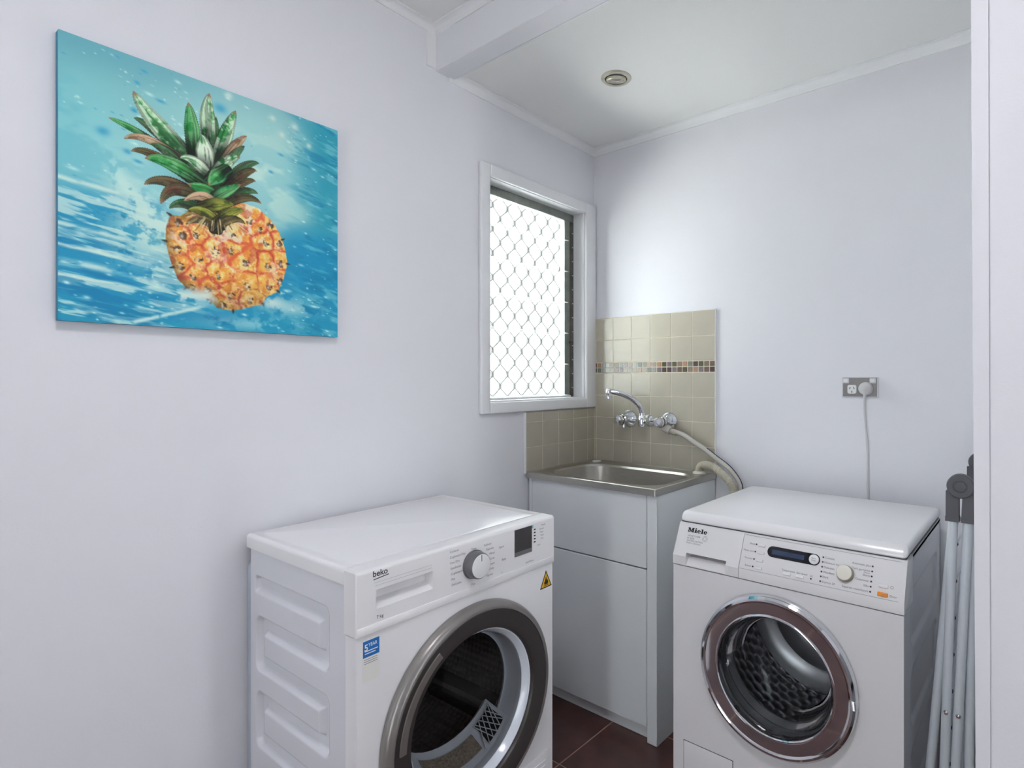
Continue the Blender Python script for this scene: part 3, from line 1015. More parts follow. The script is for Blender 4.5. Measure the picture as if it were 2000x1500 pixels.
# option keys and dots
def key(x0, x1, y0, y1, matn='warm_plastic', h=0.0042):
    m = MB(FM)
    m.box(x0, x1, y0, y1, -0.001, h, 0.0015, 2)
    return m.build('option_key', matn, fas)
for k in range(4):
    y = 0.0665 - 0.0195 * k
    key(0.2450, 0.2635, y - 0.001, y + 0.0060, 'panel_plastic')
for x in (0.3225, 0.3545):
    key(x - 0.002, x + 0.017, 0.0075, 0.0145, 'panel_plastic')
key(0.5410, 0.5615, 0.0255, 0.0335, 'panel_plastic')
key(0.5405, 0.5620, 0.0060, 0.0150, 'orange_plastic', 0.005)
t = MB(FM)
def dot(x, y, r=0.0021):
    plate(t, disc(x, y, r, 12), 0.0001, 0.0006)
for k in range(4):
    dot(0.2385, 0.0700 - 0.0193 * k)
for k in range(6):
    dot(0.4115, 0.0690 - 0.0116 * k)
    dot(0.5245, 0.0690 - 0.0116 * k)
dot(0.3890, 0.0120)
t.build('indicator_dots', 'dark_lettering', fas, smooth=False)
t = MB(FM)
for k, w in enumerate(('Short', 'Water plus', 'Prewash', 'Buzzer')):
    put_text(t, w, 0.2345, 0.0680 - 0.0193 * k, 0.0064, align='RIGHT')
for k, w in enumerate(('Cottons', 'Minimum iron', 'Delicates', 'Woollens', 'Dark', 'Express 20')):
    put_text(t, w, 0.4155, 0.0668 - 0.0116 * k, 0.0068)
for k, w in enumerate(('Automatic plus', 'Dark garments', 'Shirts', 'Outerwear', 'Silks', 'Separate rinse/Starch')):
    put_text(t, w, 0.5205, 0.0668 - 0.0116 * k, 0.0068, align='RIGHT')
put_text(t, 'Denim', 0.5205, 0.0503, 0.0050, align='RIGHT')
put_text(t, 'Temperature', 0.3150, 0.0175, 0.0062)
put_text(t, 'Spin speed', 0.3525, 0.0175, 0.0062)
put_text(t, 'Door', 0.5655, 0.0085, 0.0068)
put_text(t, 'PC', 0.3865, 0.0160, 0.0056)
ring = [[(0.5690 + (0.0026 + d) * math.cos(2 * PI * i / 20), 0.0300 + (0.0026 + d) * math.sin(2 * PI * i / 20), 0.0005) for i in range(20)] for d in (0, 0.0007)]
t.loft(ring)
for y_ in (0.0905, 0.0015):
    t.box(0.203, 0.584, y_ - 0.0003, y_ + 0.0003, 0.0, 0.0004)
t.build('programme_lettering', 'grey_lettering', fas, smooth=False)
# porthole
c3 = (WC[0], YF, WC[1])
dr = MB().lathe([(0.196, 0.0), (0.2035, 0.003), (0.2040, 0.010), (0.2010, 0.018), (0.1955, 0.0225), (0.1900, 0.0230), (0.1865, 0.0215), (0.1850, 0.0194), (0.1570, 0.0188), (0.1545, 0.0205), (0.1520, 0.0212), (0.1495, 0.0190), (0.1485, 0.012), (0.1485, -0.004)], c3, (0, -1, 0), 144).build('door', 'chrome', wm, angle=28)
m = MB()
m.tube([(WC[0] + 0.1955, YF - 0.0195, WC[1] + 0.010), (WC[0] + 0.198, YF - 0.0215, WC[1] - 0.010)], 0.006, 10)
m.build('door_catch', 'chrome', dr)
MB().lathe([(0.1487, 0.010), (0.144, 0.006), (0.138, -0.010), (0.128, -0.060), (0.118, -0.085), (0.095, -0.100), (0.05, -0.106), (0.0, -0.107)], c3, (0, -1, 0), 96).build('door_bowl', 'bowl_glass', dr)
MB().lathe([(0.185, -0.012), (0.170, -0.018), (0.166, -0.035), (0.172, -0.042), (0.160, -0.052), (0.164, -0.062), (0.150, -0.075), (0.154, -0.085)], c3, (0, -1, 0), 96).build('door_seal', 'gasket', wm)
na_, nd_ = 300, 110
TA, DD = np.meshgrid(np.linspace(0, 2 * PI, na_, endpoint=False), np.linspace(0.098, 0.42, nd_))
pit = 0.0355
arc = TA * 0.235
row = DD / (pit * 0.866)
def hexd(off):
    best = np.full(TA.shape, 9.0)
    nper = round(2 * PI * 0.235 / pit)
    pp = 2 * PI * 0.235 / nper
    for k0 in (-1, 0, 1):
        rr = np.round(row) + k0
        cx = (np.round((arc - pp * 0.5 * np.mod(rr, 2)) / pp)) * pp + pp * 0.5 * np.mod(rr, 2)
        best = np.minimum(best, np.hypot(arc - cx, DD - rr * pit * 0.866))
    return best
hd_ = hexd(0)
bump = 0.0055 * np.cos(np.clip(hd_ / (0.5 * pit), 0, 1) * PI / 2) ** 1.2
RR = 0.235 - bump
vs = np.stack([WC[0] + RR * np.cos(TA), YF + DD, WC[1] + RR * np.sin(TA)], -1).reshape(-1, 3) - np.array(ORG[wm.name])
idx = np.arange(na_ * nd_).reshape(nd_, na_)
nx_ = np.roll(idx, -1, 1)
fc = np.stack([idx[:-1], nx_[:-1], nx_[1:], idx[1:]], -1).reshape(-1, 4)
me = bpy.data.meshes.new('drum')
me.from_pydata(vs.tolist(), [], fc.tolist())
me.materials.append(MATS['drum_shell'])
me.polygons.foreach_set('use_smooth', [True] * len(me.polygons))
o = bpy.data.objects.new('drum', me)
COL.objects.link(o)
o.parent = wm
ORG[o.name] = ORG[wm.name]
MB().lathe([(0.154, -0.086), (0.160, -0.092), (0.236, -0.098)], c3, (0, -1, 0), 96).build('drum_lip', 'drum_steel', wm)
MB().lathe([(0.236, -0.419), (0.19, -0.425), (0.17, -0.440), (0.15, -0.430), (0.10, -0.430), (0.08, -0.440), (0, -0.440)], c3, (0, -1, 0), 96).build('drum_back', 'drum_shell', wm)
for a in (75, 195, 315):
    m = MB(Matrix.Translation((WC[0], 0, WC[1])) @ Matrix.Rotation(R(a), 4, 'Y'))
    m.loft([[(0.235, YF + 0.12, -0.03), (0.235, YF + 0.12, 0.03), (0.235, YF + 0.41, 0.03), (0.235, YF + 0.41, -0.03)],
            [(0.195, YF + 0.14, -0.010), (0.195, YF + 0.14, 0.010), (0.195, YF + 0.39, 0.010), (0.195, YF + 0.39, -0.010)],
            [(0.185, YF + 0.15, -0.004), (0.185, YF + 0.15, 0.004), (0.185, YF + 0.38, 0.004), (0.185, YF + 0.38, -0.004)]], True, True, True)
    m.build('drum_rib', 'drum_steel', wm)
# drain pump flap
m = MB()
m.box(0.8435, 0.9945, YF - 0.0006, YF + 0.001, 0.045, 0.2175)
fg = m.build('flap_gap', 'gasket', wm)
m = MB()
m.box(0.8450, 0.9930, YF - 0.003, YF + 0.001, 0.0465, 0.2160, 0.0018, 2)
m.build('pump_flap', 'enamel', wm)
for x_ in (X0 + 0.05, X1 - 0.05):
    for y_ in (YF + 0.07, -0.14):
        MB().lathe([(0.0, 0.0), (0.022, 0.0), (0.022, 0.012), (0.012, 0.014), (0.012, 0.024)], (x_, y_, 0.0), (0, 0, 1), 20).build('foot', 'gasket', wm)

# ================================================================ TUB CABINET AND TUB
tc = thing('tub_cabinet', 'pale grey metal laundry tub cabinet with large plain door in the corner', 'cabinet', (0.32, -0.22, 0))
CF = -0.440
m = MB()
m.box(0.584, 0.623, CF, CF + 0.012, 0.001, 0.8445, 0.0015, 1)
m.box(0.619, 0.623, CF + 0.002, -0.012, 0.001, 0.8445)
m.build('side_panel', 'cabinet_enamel', tc)
m = MB()
m.box(0.018, 0.0365, CF, CF + 0.012, 0.001, 0.8445, 0.0015, 1)
m.box(0.018, 0.022, CF + 0.002, -0.012, 0.001, 0.8445)
m.build('side_panel', 'cabinet_enamel', tc)
MB().box(0.0385, 0.5815, CF - 0.001, CF + 0.014, 0.5935, 0.8445, 0.0015, 1).build('apron_panel', 'cabinet_enamel', tc)
MB().box(0.0385, 0.5815, CF - 0.001, CF + 0.016, 0.0530, 0.5885, 0.0015, 1).build('door', 'cabinet_enamel', tc)
MB().box(0.022, 0.583, CF + 0.024, CF + 0.034, 0.001, 0.056, 0.001, 1).build('kickboard', 'cabinet_enamel', tc)
MB().box(0.024, 0.618, CF + 0.018, CF + 0.022, 0.050, 0.8440).build('gap_shade_sheet', 'dark_cavity', tc)  # solid near-black sheet, puts the shade behind the door gaps into colour

tub = thing('laundry_tub', 'brushed stainless steel laundry tub with deep rounded bowl on the cabinet', 'sink', (0.32, -0.23, 0.846))
O = (0.014, 0.627, -0.456, -0.010)
def rr3(x0, x1, y0, y1, r, z):
    return [(a, b, z) for a, b in rrect(x0, x1, y0, y1, r, 8)]
B = (0.060, 0.588, -0.412, -0.080)
loops = [rr3(O[0] + .003, O[1] - .003, O[2] + .003, O[3] - .001, .003, .8455),
         rr3(*O, .004, .8465), rr3(*O, .004, .8690), rr3(O[0] + .002, O[1] - .002, O[2] + .002, O[3] - .002, .004, .8710),
         rr3(O[0] + .012, O[1] - .012, O[2] + .012, O[3] - .012, .006, .8710), rr3(O[0] + .015, O[1] - .015, O[2] + .015, O[3] - .015, .006, .8685),
         rr3(B[0] - .006, B[1] + .006, B[2] - .006, B[3] + .006, .10, .8680), rr3(*B, .095, .8660),
         rr3(B[0] + .006, B[1] - .006, B[2] + .006, B[3] - .006, .090, .8580),
         rr3(B[0] + .020, B[1] - .020, B[2] + .020, B[3] - .020, .080, .700),
         rr3(B[0] + .030, B[1] - .030, B[2] + .030, B[3] - .030, .075, .675),
         rr3(B[0] + .055, B[1] - .055, B[2] + .055, B[3] - .055, .070, .664),
         rr3(0.30, 0.35, -0.27, -0.22, .0249, .658)]
MB().loft(loops, True, False, True).build('basin', 'steel', tub, angle=30)
MB().lathe([(0.042, 0.0), (0.040, 0.003), (0.030, 0.002), (0.0, -0.004)], (0.325, -0.245, 0.6585), (0, 0, 1), 32).build('waste_ring', 'chrome', tub)
MB().lathe([(0.0, 0.006), (0.016, 0.0055), (0.020, 0.003), (0.021, 0.0)], (0.058, -0.052, 0.8685), (0, 0, 1), 28).build('overflow_cap', 'white_plastic', tub)
MB().lathe([(0.013, 0.010), (0.017, 0.009), (0.026, 0.004), (0.027, 0.0)], (0.578, -0.057, 0.8685), (0, 0, 1), 28).build('bypass_collar', 'warm_plastic', tub)

# ================================================================ TAPS
def stop_tap(x, z, label, side):
    y0 = -0.009
    t = thing('wall_tap', label, 'tap', (x, y0, z), FW, 'chrome stop taps over the tub')
    MB().lathe([(0.038, 0.0), (0.0385, 0.003), (0.036, 0.008), (0.028, 0.017), (0.020, 0.024), (0.0165, 0.027)], (x, y0, z), (0, -1, 0), 40).build('flange', 'chrome', t)
    MB().lathe([(0.0185, 0.022), (0.0185, 0.038), (0.0215, 0.043), (0.0215, 0.056), (0.0150, 0.061), (0.0135, 0.066)], (x, y0, z), (0, -1, 0), 28).build('valve_body', 'chrome', t)
    h = MB()
    h.lathe([(0.013, 0.064), (0.021, 0.068), (0.022, 0.075), (0.0195, 0.079), (0.0195, 0.094), (0.015, 0.100), (0.0, 0.102)], (x, y0, z), (0, -1, 0), 8)
    hd = h.build('handle', 'chrome', t, angle=20)
    MB().lathe([(0.0218, 0.0672), (0.0232, 0.070), (0.0218, 0.0728)], (x, y0, z), (0, -1, 0), 28).build('indicator_ring', 'airer_black', hd)
    MB().tube([(x, y0 - 0.046, z - 0.012), (x + 0.001, y0 - 0.047, z - 0.026), (x + 0.003, y0 - 0.048, z - 0.036)], 0.0095, 16).build('outlet', 'chrome', t)
    return t
stop_tap(0.209, 1.064, 'chrome stop tap with bare outlet left of the spout above the tub', -1)
stop_tap(0.412, 1.063, 'chrome stop tap with grey hose attached right of the spout', 1)
sp = thing('tap_spout', 'curved chrome swivel spout on tiled wall between the two stop taps', 'tap spout', (0.312, -0.009, 1.060))
MB().lathe([(0.026, 0.0), (0.0262, 0.003), (0.023, 0.008), (0.015, 0.016), (0.0125, 0.020), (0.0125, 0.060)], (0.312, -0.009, 1.060), (0, -1, 0), 36).build('flange', 'chrome', sp)
MB().lathe([(0.010, -0.024), (0.016, -0.021), (0.0175, -0.012), (0.0175, 0.010), (0.0150, 0.016), (0.0135, 0.024), (0.0115, 0.026)], (0.319, -0.075, 1.062), (0, 0, 1), 28).build('swivel_elbow', 'chrome', sp)
arm = MB().tube([(0.319, -0.075, 1.080), (0.3195, -0.077, 1.102), (0.312, -0.088, 1.130), (0.292, -0.112, 1.158), (0.262, -0.135, 1.176), (0.228, -0.156, 1.187), (0.214, -0.163, 1.188)], 0.011, 18, smooth=6, rad=lambda t: 0.0138 - 0.0026 * t).build('arm', 'chrome', sp)
MB().lathe([(0.0, 0.016), (0.010, 0.015), (0.0125, 0.010), (0.0125, -0.006), (0.0115, -0.008), (0.0115, -0.026), (0.0095, -0.027), (0, -0.024)], (0.211, -0.164, 1.183), (0, 0, 1), 24).build('nozzle', 'chrome', sp)

# ================================================================ HOSES
hs = thing('inlet_hose', 'smooth grey water hose running from the right tap down behind the washing machine', 'hose', (0.43, -0.055, 1.03))
hp = [(0.4190, -0.058, 1.024), (0.440, -0.058, 1.033 - 0.002), (0.464, -0.056, 1.0325), (0.500, -0.055, 1.016), (0.552, -0.052, 0.988), (0.600, -0.050, 0.962), (0.648, -0.048, 0.931), (0.689, -0.046, 0.905), (0.716, -0.044, 0.880), (0.737, -0.042, 0.850), (0.745, -0.042, 0.815), (0.748, -0.042, 0.740), (0.750, -0.042, 0.60), (0.752, -0.042, 0.45)]
hp = [(0.4235, -0.059, 1.034), (0.438, -0.058, 1.030)] + hp[3:]
MB().tube(hp, 0.0100, 16, smooth=5).build('tubing', 'hose_grey', hs)
MB().tube([(0.415, -0.0585, 1.040), (0.430, -0.058, 1.0345), (0.446, -0.0575, 1.028)], 0.0165, 14).build('coupling_nut', 'hose_grey', hs)
MB().tube([(0.452, -0.0573, 1.0262), (0.474, -0.0562, 1.0205)], 0.0118, 14).build('crimp_sleeve', 'hose_beige', hs)
MB().tube([(x + 0.0078, y - 0.002, z + 0.0078) for x, y, z in hp[4:8]] + [(x + 0.0105, y - 0.002, z + 0.003) for x, y, z in hp[8:]], 0.0017, 6, smooth=5).build('printed_stripe', 'hose_stripe', hs)
dh = thing('drain_hose', 'beige ribbed drain hose hooked over the right edge of the tub', 'hose', (0.578, -0.057, 0.87))
dp = [(0.5780, -0.057, 0.874), (0.581, -0.059, 0.890), (0.594, -0.063, 0.9015), (0.617, -0.067, 0.905), (0.650, -0.072, 0.899), (0.694, -0.078, 0.873), (0.722, -0.080, 0.846), (0.735, -0.080, 0.818), (0.739, -0.080, 0.76), (0.740, -0.080, 0.60), (0.740, -0.080, 0.40)]
dpc = catmull([V3(p) for p in dp], 22)
MB().tube(dpc, 0.012, 14, rad=lambda t: 0.0152 + 0.0009 * math.sin(t * 2 * PI * 75)).build('tubing', 'hose_beige', dh)

# ================================================================ POWER OUTLET, PLUG AND CORD
OM = Matrix(((1, 0, 0, 0), (0, 0, -1, -0.0003), (0, 1, 0, 0), (0, 0, 0, 1)))   # X right, Y up, Z out of the wall
op = thing('power_outlet', 'brushed steel double power outlet with white rim on back wall', 'outlet', (1.159, 0, 1.2115))
m = MB(OM)
plate(m, rrect(1.101, 1.217, 1.177, 1.246, 0.002, 2), 0.0, 0.006, 0.001)
m.build('rim', 'outlet_rim', op)
m = MB(OM)
plate(m, rrect(1.105, 1.213, 1.1805, 1.2435, 0.001, 2), 0.005, 0.0078, 0.0005)
m.build('face_plate', 'outlet_steel', op)
for x in (1.1345, 1.1805):
    m = MB(OM)
    plate(m, rrect(x - 0.0145, x + 0.0145, 1.1895, 1.2195, 0.006, 5), 0.0075, 0.0095, 0.0008)
    sk = m.build('socket', 'white_plastic', op)
    for px_, py_, ang in ((-0.0065, 0.004, -30), (0.0065, 0.004, 30), (0.0, -0.0085, 0)):
        MB(OM @ Matrix.Translation((x + px_, 1.2045 + py_, 0)) @ Matrix.Rotation(R(ang), 4, 'Z')).box(-0.0011, 0.0011, -0.0036, 0.0036, 0.009, 0.0099).build('socket_slot', 'socket_slot', sk)
for x in (1.1155, 1.2005):
    m = MB(OM)
    plate(m, rrect(x - 0.0100, x + 0.0100, 1.2245, 1.2425, 0.003, 4), 0.0075, 0.0100, 0.0008)
    m.build('switch_surround', 'outlet_rim', op)
    m = MB(OM)
    plate(m, rrect(x - 0.0070, x + 0.0070, 1.2275, 1.2395, 0.002, 4), 0.0098, 0.0128, 0.0010)
    m.build('rocker_switch', 'white_plastic', op)
pc = thing('power_cable', 'white rounded plug and cable hanging from the outlet behind the washing machine', 'power cable', (1.1805, -0.012, 1.207))
MB(OM).lathe([(0.021, 0.0105), (0.0225, 0.014), (0.0222, 0.022), (0.019, 0.030), (0.012, 0.034), (0.0, 0.0350)], (1.1805, 1.207, 0.0), (0, 0, 1), 32).build('plug', 'cord_white', pc)
MB().tube([(1.181, -0.024, 1.200), (1.180, -0.026, 1.186), (1.178, -0.024, 1.172)], 0.0058, 12, rad=lambda t: 0.0072 - 0.0034 * t).build('strain_relief', 'cord_white', pc)
MB().tube([(1.179, -0.025, 1.180), (1.177, -0.023, 1.160), (1.178, -0.022, 1.130), (1.180, -0.022, 1.100), (1.183, -0.021, 1.060), (1.185, -0.020, 1.032), (1.187, -0.020, 0.990), (1.1875, -0.020, 0.940), (1.1875, -0.021, 0.890), (1.189, -0.023, 0.840), (1.190, -0.030, 0.780), (1.190, -0.040, 0.650)], 0.0036, 12, smooth=5).build('cord', 'cord_white', pc)

# ================================================================ DOWNLIGHT
DLX, DLY = 0.462, -0.452
dl = thing('downlight', 'small round satin recessed downlight in the alcove ceiling', 'downlight', (DLX, DLY, ZA))
MB().lathe([(0.053, 0.0), (0.053, -0.002), (0.050, -0.005), (0.040, -0.006), (0.0385, -0.004), (0.0385, 0.0)], (DLX, DLY, ZA), (0, 0, 1), 56).build('trim_ring', 'downlight_satin', dl)
MB().lathe([(0.0388, -0.0035), (0.036, -0.0020), (0.0335, -0.0015)], (DLX, DLY, ZA), (0, 0, 1), 56).build('shadow_gap', 'downlight_dark', dl)
GM = Matrix.Translation((DLX, DLY, ZA - 0.004)) @ Matrix.Rotation(R(13), 4, Vector((0.8, 0.6, 0)))
MB(GM).lathe([(0.0350, 0.003), (0.0350, -0.004), (0.033, -0.006), (0.0265, -0.006), (0.0255, -0.003), (0.0245, 0.004)], (0, 0, 0), (0, 0, 1), 48).build('gimbal_ring', 'downlight_satin', dl)
MB(GM).lathe([(0.0255, 0.0025), (0.020, 0.0025), (0.0175, 0.002)], (0, 0, 0), (0, 0, 1), 40).build('lamp_holder', 'downlight_dark', dl)
MB(GM).lathe([(0.0215, 0.002), (0.018, -0.0015), (0.010, -0.003), (0, -0.0032)], (0, 0, 0), (0, 0, 1), 40).build('lamp', 'lamp_glass', dl)

# ================================================================ CEILING LIGHT of the main room (behind and above the viewer)
em = bpy.data.materials.new('lamp_diffuser')
em.use_nodes = True
_b = em.node_tree.nodes['Principled BSDF']
_b.inputs['Base Color'].default_value = (0.9, 0.9, 0.9, 1)
_b.inputs['Emission Color'].default_value = (0.985, 0.97, 1.03, 1)
_b.inputs['Emission Strength'].default_value = 23.0
MATS['lamp_diffuser'] = em
cl = thing('ceiling_light', 'round white oyster light on the main room ceiling', 'ceiling light', (1.25, -1.85, ZC))
MB().lathe([(0.185, 0.0), (0.190, -0.004), (0.190, -0.018), (0.180, -0.022)], (1.25, -1.85, ZC), (0, 0, 1), 48).build('base_ring', 'white_plastic', cl)
MB().lathe([(0.180, -0.016), (0.165, -0.034), (0.120, -0.050), (0.06, -0.058), (0.0, -0.060)], (1.25, -1.85, ZC), (0, 0, 1), 48).build('diffuser', 'lamp_diffuser', cl)

# ================================================================ FOLDED CLOTHES AIRER
ai = thing('clothes_airer', 'folded white clothes airer with grey hinges standing beside the washing machine', 'clothes airer', (1.50, -0.33, 0.0))
YA, YB = -0.550, -0.100
HUB = (1.505, 0.999)
for yy in (YA, YB):
    sg = -1 if yy == YA else 1
    hc = (HUB[0], yy + 0.009 * sg, HUB[1])
    hb = MB().lathe([(0.0, -0.012), (0.0255, -0.012), (0.0270, -0.010), (0.0270, 0.008), (0.0250, 0.010), (0.0145, 0.0102), (0.0140, 0.0088), (0.0115, 0.0088), (0.0110, 0.0105), (0.0, 0.0112)], hc, (0, sg, 0), 40).build('hinge_hub', 'airer_grey', ai)
    for dx in (-1, 1):
        top = Vector((HUB[0] + dx * 0.0165, yy, HUB[1] - 0.014))
        bot = Vector((HUB[0] + dx * 0.0150 - 0.0015, yy, HUB[1] - 0.082))
        mm = MB()
        d = (bot - top)
        for k, (w, t0, t1) in enumerate(((0.0128, 0.0, 0.86), (0.0138, 0.84, 1.0))):
            a = top + d * t0
            b = top + d * t1
            mm.loft([[(a.x - w, a.y - 0.011, a.z), (a.x + w, a.y - 0.011, a.z), (a.x + w, a.y + 0.011, a.z), (a.x - w, a.y + 0.011, a.z)],
                     [(b.x - w, b.y - 0.012, b.z), (b.x + w, b.y - 0.012, b.z), (b.x + w, b.y + 0.012, b.z), (b.x - w, b.y + 0.012, b.z)]], True, True, True)
        mm.build('hinge_sleeve', 'airer_grey', ai, smooth=False)
def ext(p, q, z):
    t = (p[1] - z) / (p[1] - q[1])
    return p[0] + (q[0] - p[0]) * t
LEGS = [((1.489, 0.93), (1.4430, 0.333), 0.018), ((1.4895, 0.93), (1.4725, 0.347), 0.0), ((1.5185, 0.93), (1.4950, 0.356), 0.0), ((1.5230, 0.93), (1.5180, 0.333), 0.018)]
for (p, q_, dy) in LEGS:
    xf = ext(p, q_, 0.012)
    ya, yb = YA + dy, YB - dy
    pts = [(p[0], ya, p[1]), ((p[0] + xf) / 2, ya, (p[1] + 0.03) / 2), (xf, ya, 0.045), (xf, ya + 0.010, 0.020), (xf, ya + 0.035, 0.0105), (xf, yb - 0.035, 0.0105), (xf, yb - 0.010, 0.020), (xf, yb, 0.045), ((p[0] + xf) / 2, yb, (p[1] + 0.03) / 2), (p[0], yb, p[1])]
    fr = MB().tube(pts, 0.0102, 14).build('leg_frame', 'airer_white', ai)
    if dy == 0:
        xr = ext(p, q_, 0.48)
        MB().lathe([(0.0, 0.0040), (0.004, 0.0034), (0.0055, 0.0)], (xr, ya - 0.0098, 0.48), (0, -1, 0), 14).build('rivet', 'chrome', fr)
# drying wires between the frames
for (p, q_, dy) in (LEGS[1], LEGS[2]):
    for k in range(7):
        z = 0.86 - 0.085 * k
        x = ext(p, q_, z) + (0.006 if p[0] < 1.5 else -0.006)
        MB().tube([(x, YA + 0.004, z), (x, YB - 0.004, z)], 0.0024, 8).build('drying_wire', 'airer_white', ai)
        MB().tube([(x, YA + 0.013, z), (x, YA + 0.021, z)], 0.0044, 8).build('wire_cap', 'airer_black', ai)
# short stay bars
for x0_, x1_, z0_, z1_ in ((1.4785, 1.4625, 0.72, 0.52), (1.5130, 1.5080, 0.72, 0.50)):
    MB().tube([(x0_, YA + 0.02, z0_), (x1_, YA + 0.02, z1_)], 0.0042, 8).build('stay_bar', 'airer_white', ai)

# ================================================================ CANVAS PRINT (drawn procedurally, stored as a colour attribute)
def paint(N):
    rng = np.random.RandomState(7)
    tabs = [rng.rand(260, 260) for _ in range(6)]
    def vn(x, y, k=0):
        T = tabs[k % 6]
        x = np.mod(x, 256.0)
        y = np.mod(y, 256.0)
        xi, yi = np.floor(x).astype(int), np.floor(y).astype(int)
        fx, fy = x - xi, y - yi
        fx = fx * fx * (3 - 2 * fx)
        fy = fy * fy * (3 - 2 * fy)
        a, b = T[yi, xi], T[yi, xi + 1]
        c, d = T[yi + 1, xi], T[yi + 1, xi + 1]
        return (a * (1 - fx) + b * fx) * (1 - fy) + (c * (1 - fx) + d * fx) * fy
    def fbm(x, y, k=0, o=4):
        s, amp, tot = 0, 1.0, 0
        for i in range(o):
            s = s + amp * vn(x * 2 ** i + 13.7 * i, y * 2 ** i + 7.1 * i, k + i)
            tot += amp
            amp *= 0.55
        return s / tot
    def ss(a, b, x):
        t = np.clip((x - a) / (b - a), 0, 1)
        return t * t * (3 - 2 * t)
    p, q = np.meshgrid((np.arange(N) + 0.5) / N, (np.arange(N) + 0.5) / N)
    C = lambda *c: np.array(c, float)
    img = np.zeros((N, N, 3))
    img[:] = C(108, 172, 186)
    def mix(mask, col):
        mk = np.clip(mask, 0, 1)[..., None]
        img[:] = img * (1 - mk) + np.asarray(col, float) * mk
    g = lambda cx, cy, sx, sy: np.exp(-((p - cx) / sx) ** 2 - ((q - cy) / sy) ** 2)
    soft = fbm(p * 5, q * 9, 0)
    # sky and spray zones
    mix(ss(0.16, 0.0, q) * 0.75, C(82, 148, 172))
    mix(ss(0.08, 0.30, q) * (1 - ss(0.55, 0.85, q)) * ss(0.30, 0.10, p) * 0.7, C(112, 184, 200))
    mix(g(0.64, 0.32, 0.30, 0.34) * 0.95, C(180, 212, 212))
    mix(g(0.30, 0.48, 0.20, 0.22) * 0.75, C(166, 210, 214))
    mix(ss(0.76, 0.95, p + 0.10 * (soft - 0.5)) * 0.92, C(28, 136, 168))
    mix(ss(0.50, 0.62, soft) * ss(0.02, 0.3, q) * (1 - ss(0.5, 0.7, q)) * 0.35, C(70, 158, 186))
    # water
    wl = q + 0.10 * (p - 0.2) * (p < 0.45) + 0.05 * (fbm(p * 3, q * 3, 2) - 0.5)
    wm_ = ss(0.46, 0.60, wl) * (1 - 0.75 * g(0.30, 0.58, 0.11, 0.16)) * np.where(p < 0.62, ss(0.40, 0.20, p) + ss(0.78, 0.92, q), ss(0.60, 0.80, p + 0.4 * (q - 0.6)))
    mix(wm_ * 0.95, C(16, 128, 178))
    mix(ss(0.84, 0.98, q) * 0.85, C(24, 136, 178))
    sl = q + 0.16 * p * (p < 0.5)
    st = fbm(p * 7 + 3, (q - 0.16 * p) * 44, 1)
    mix(ss(0.50, 0.64, st) * ss(0.44, 0.56, wl) * (p < 0.7) * ss(0.55, 0.30, p) * 0.80, C(188, 212, 214))
    st2 = fbm(p * 8 + 9, (q - 0.22 * p) * 30, 3)
    mix(ss(0.52, 0.68, st2) * ss(0.70, 0.90, p) * 0.55, C(120, 192, 206))
    mix(ss(0.54, 0.70, fbm(p * 9, (q - 0.2 * p) * 40 + 5, 4)) * ss(0.72, 0.9, p) * 0.6, C(10, 112, 158))
    mix(ss(0.52, 0.66, fbm(p * 6, (q - 0.2 * p) * 26 + 31, 5)) * ss(0.5, 0.6, wl) * ss(0.45, 0.2, p) * 0.6, C(6, 108, 164))
    # white band left and foam
    for cy, w in ((0.50, 0.016), (0.665, 0.018), (0.735, 0.012), (0.792, 0.022), (0.84, 0.012)):
        dd = np.abs(q - (cy + 0.12 * p + 0.02 * (fbm(p * 6, q * 0 + cy * 50, 2) - 0.5)))
        mix(ss(w, 0.0, dd) * ss(0.40, 0.12, p) * ss(0.35, 0.6, fbm(p * 9, q * 30, 4)) * 0.9, C(196, 214, 214))
    # crown splash diagonal from upper left to the fruit
    dd = np.abs((q - 0.46) - 1.15 * (p - 0.16))
    sp_n = fbm(p * 34, q * 34, 3)
    mix(ss(0.10, 0.0, dd) * ss(0.42, 0.60, sp_n) * ss(0.10, 0.18, p) * ss(0.42, 0.33, p) * 0.85, C(190, 218, 218))
    mix(g(0.25, 0.64, 0.10, 0.13) * ss(0.34, 0.56, sp_n) * 0.95, C(188, 214, 214))
    mix(g(0.30, 0.80, 0.07, 0.035) * ss(0.46, 0.56, fbm(p * 20, q * 20, 2)) * 0.9, C(10, 118, 176))
    # sparkles
    rs = np.random.RandomState(3)
    for _ in range(330):
        cx, cy = rs.rand(), rs.rand()
        if rs.rand() < 0.55:
            cx, cy = rs.choice([0.12, 0.3, 0.78, 0.85]) + rs.randn() * 0.09, rs.choice([0.1, 0.25, 0.82, 0.9]) + rs.randn() * 0.07
        r = 0.0018 + 0.005 * rs.rand() ** 3
        e = 1.0 + 1.8 * rs.rand()
        x0, x1 = int(max((cx - 0.04) * N, 0)), int(min((cx + 0.04) * N, N))
        y0, y1 = int(max((cy - 0.04) * N, 0)), int(min((cy + 0.04) * N, N))
        if x1 <= x0 or y1 <= y0:
            continue
        k = np.exp(-(((p[y0:y1, x0:x1] - cx) / (r * e)) ** 2 + ((q[y0:y1, x0:x1] - cy - 0.15 * (p[y0:y1, x0:x1] - cx)) / r) ** 2))[..., None] * (0.4 + 0.5 * rs.rand())
        col = C(205, 225, 225) if rs.rand() < 0.75 else C(40, 140, 190)
        img[y0:y1, x0:x1] = img[y0:y1, x0:x1] * (1 - k) + col * k
    for cx, cy, r in ((0.527, 0.02, 0.014), (0.795, 0.055, 0.016), (0.74, 0.11, 0.012), (0.70, 0.05, 0.012), (0.86, 0.12, 0.012)):
        mix(g(cx, cy, r, r) * 0.8, C(205, 215, 212))
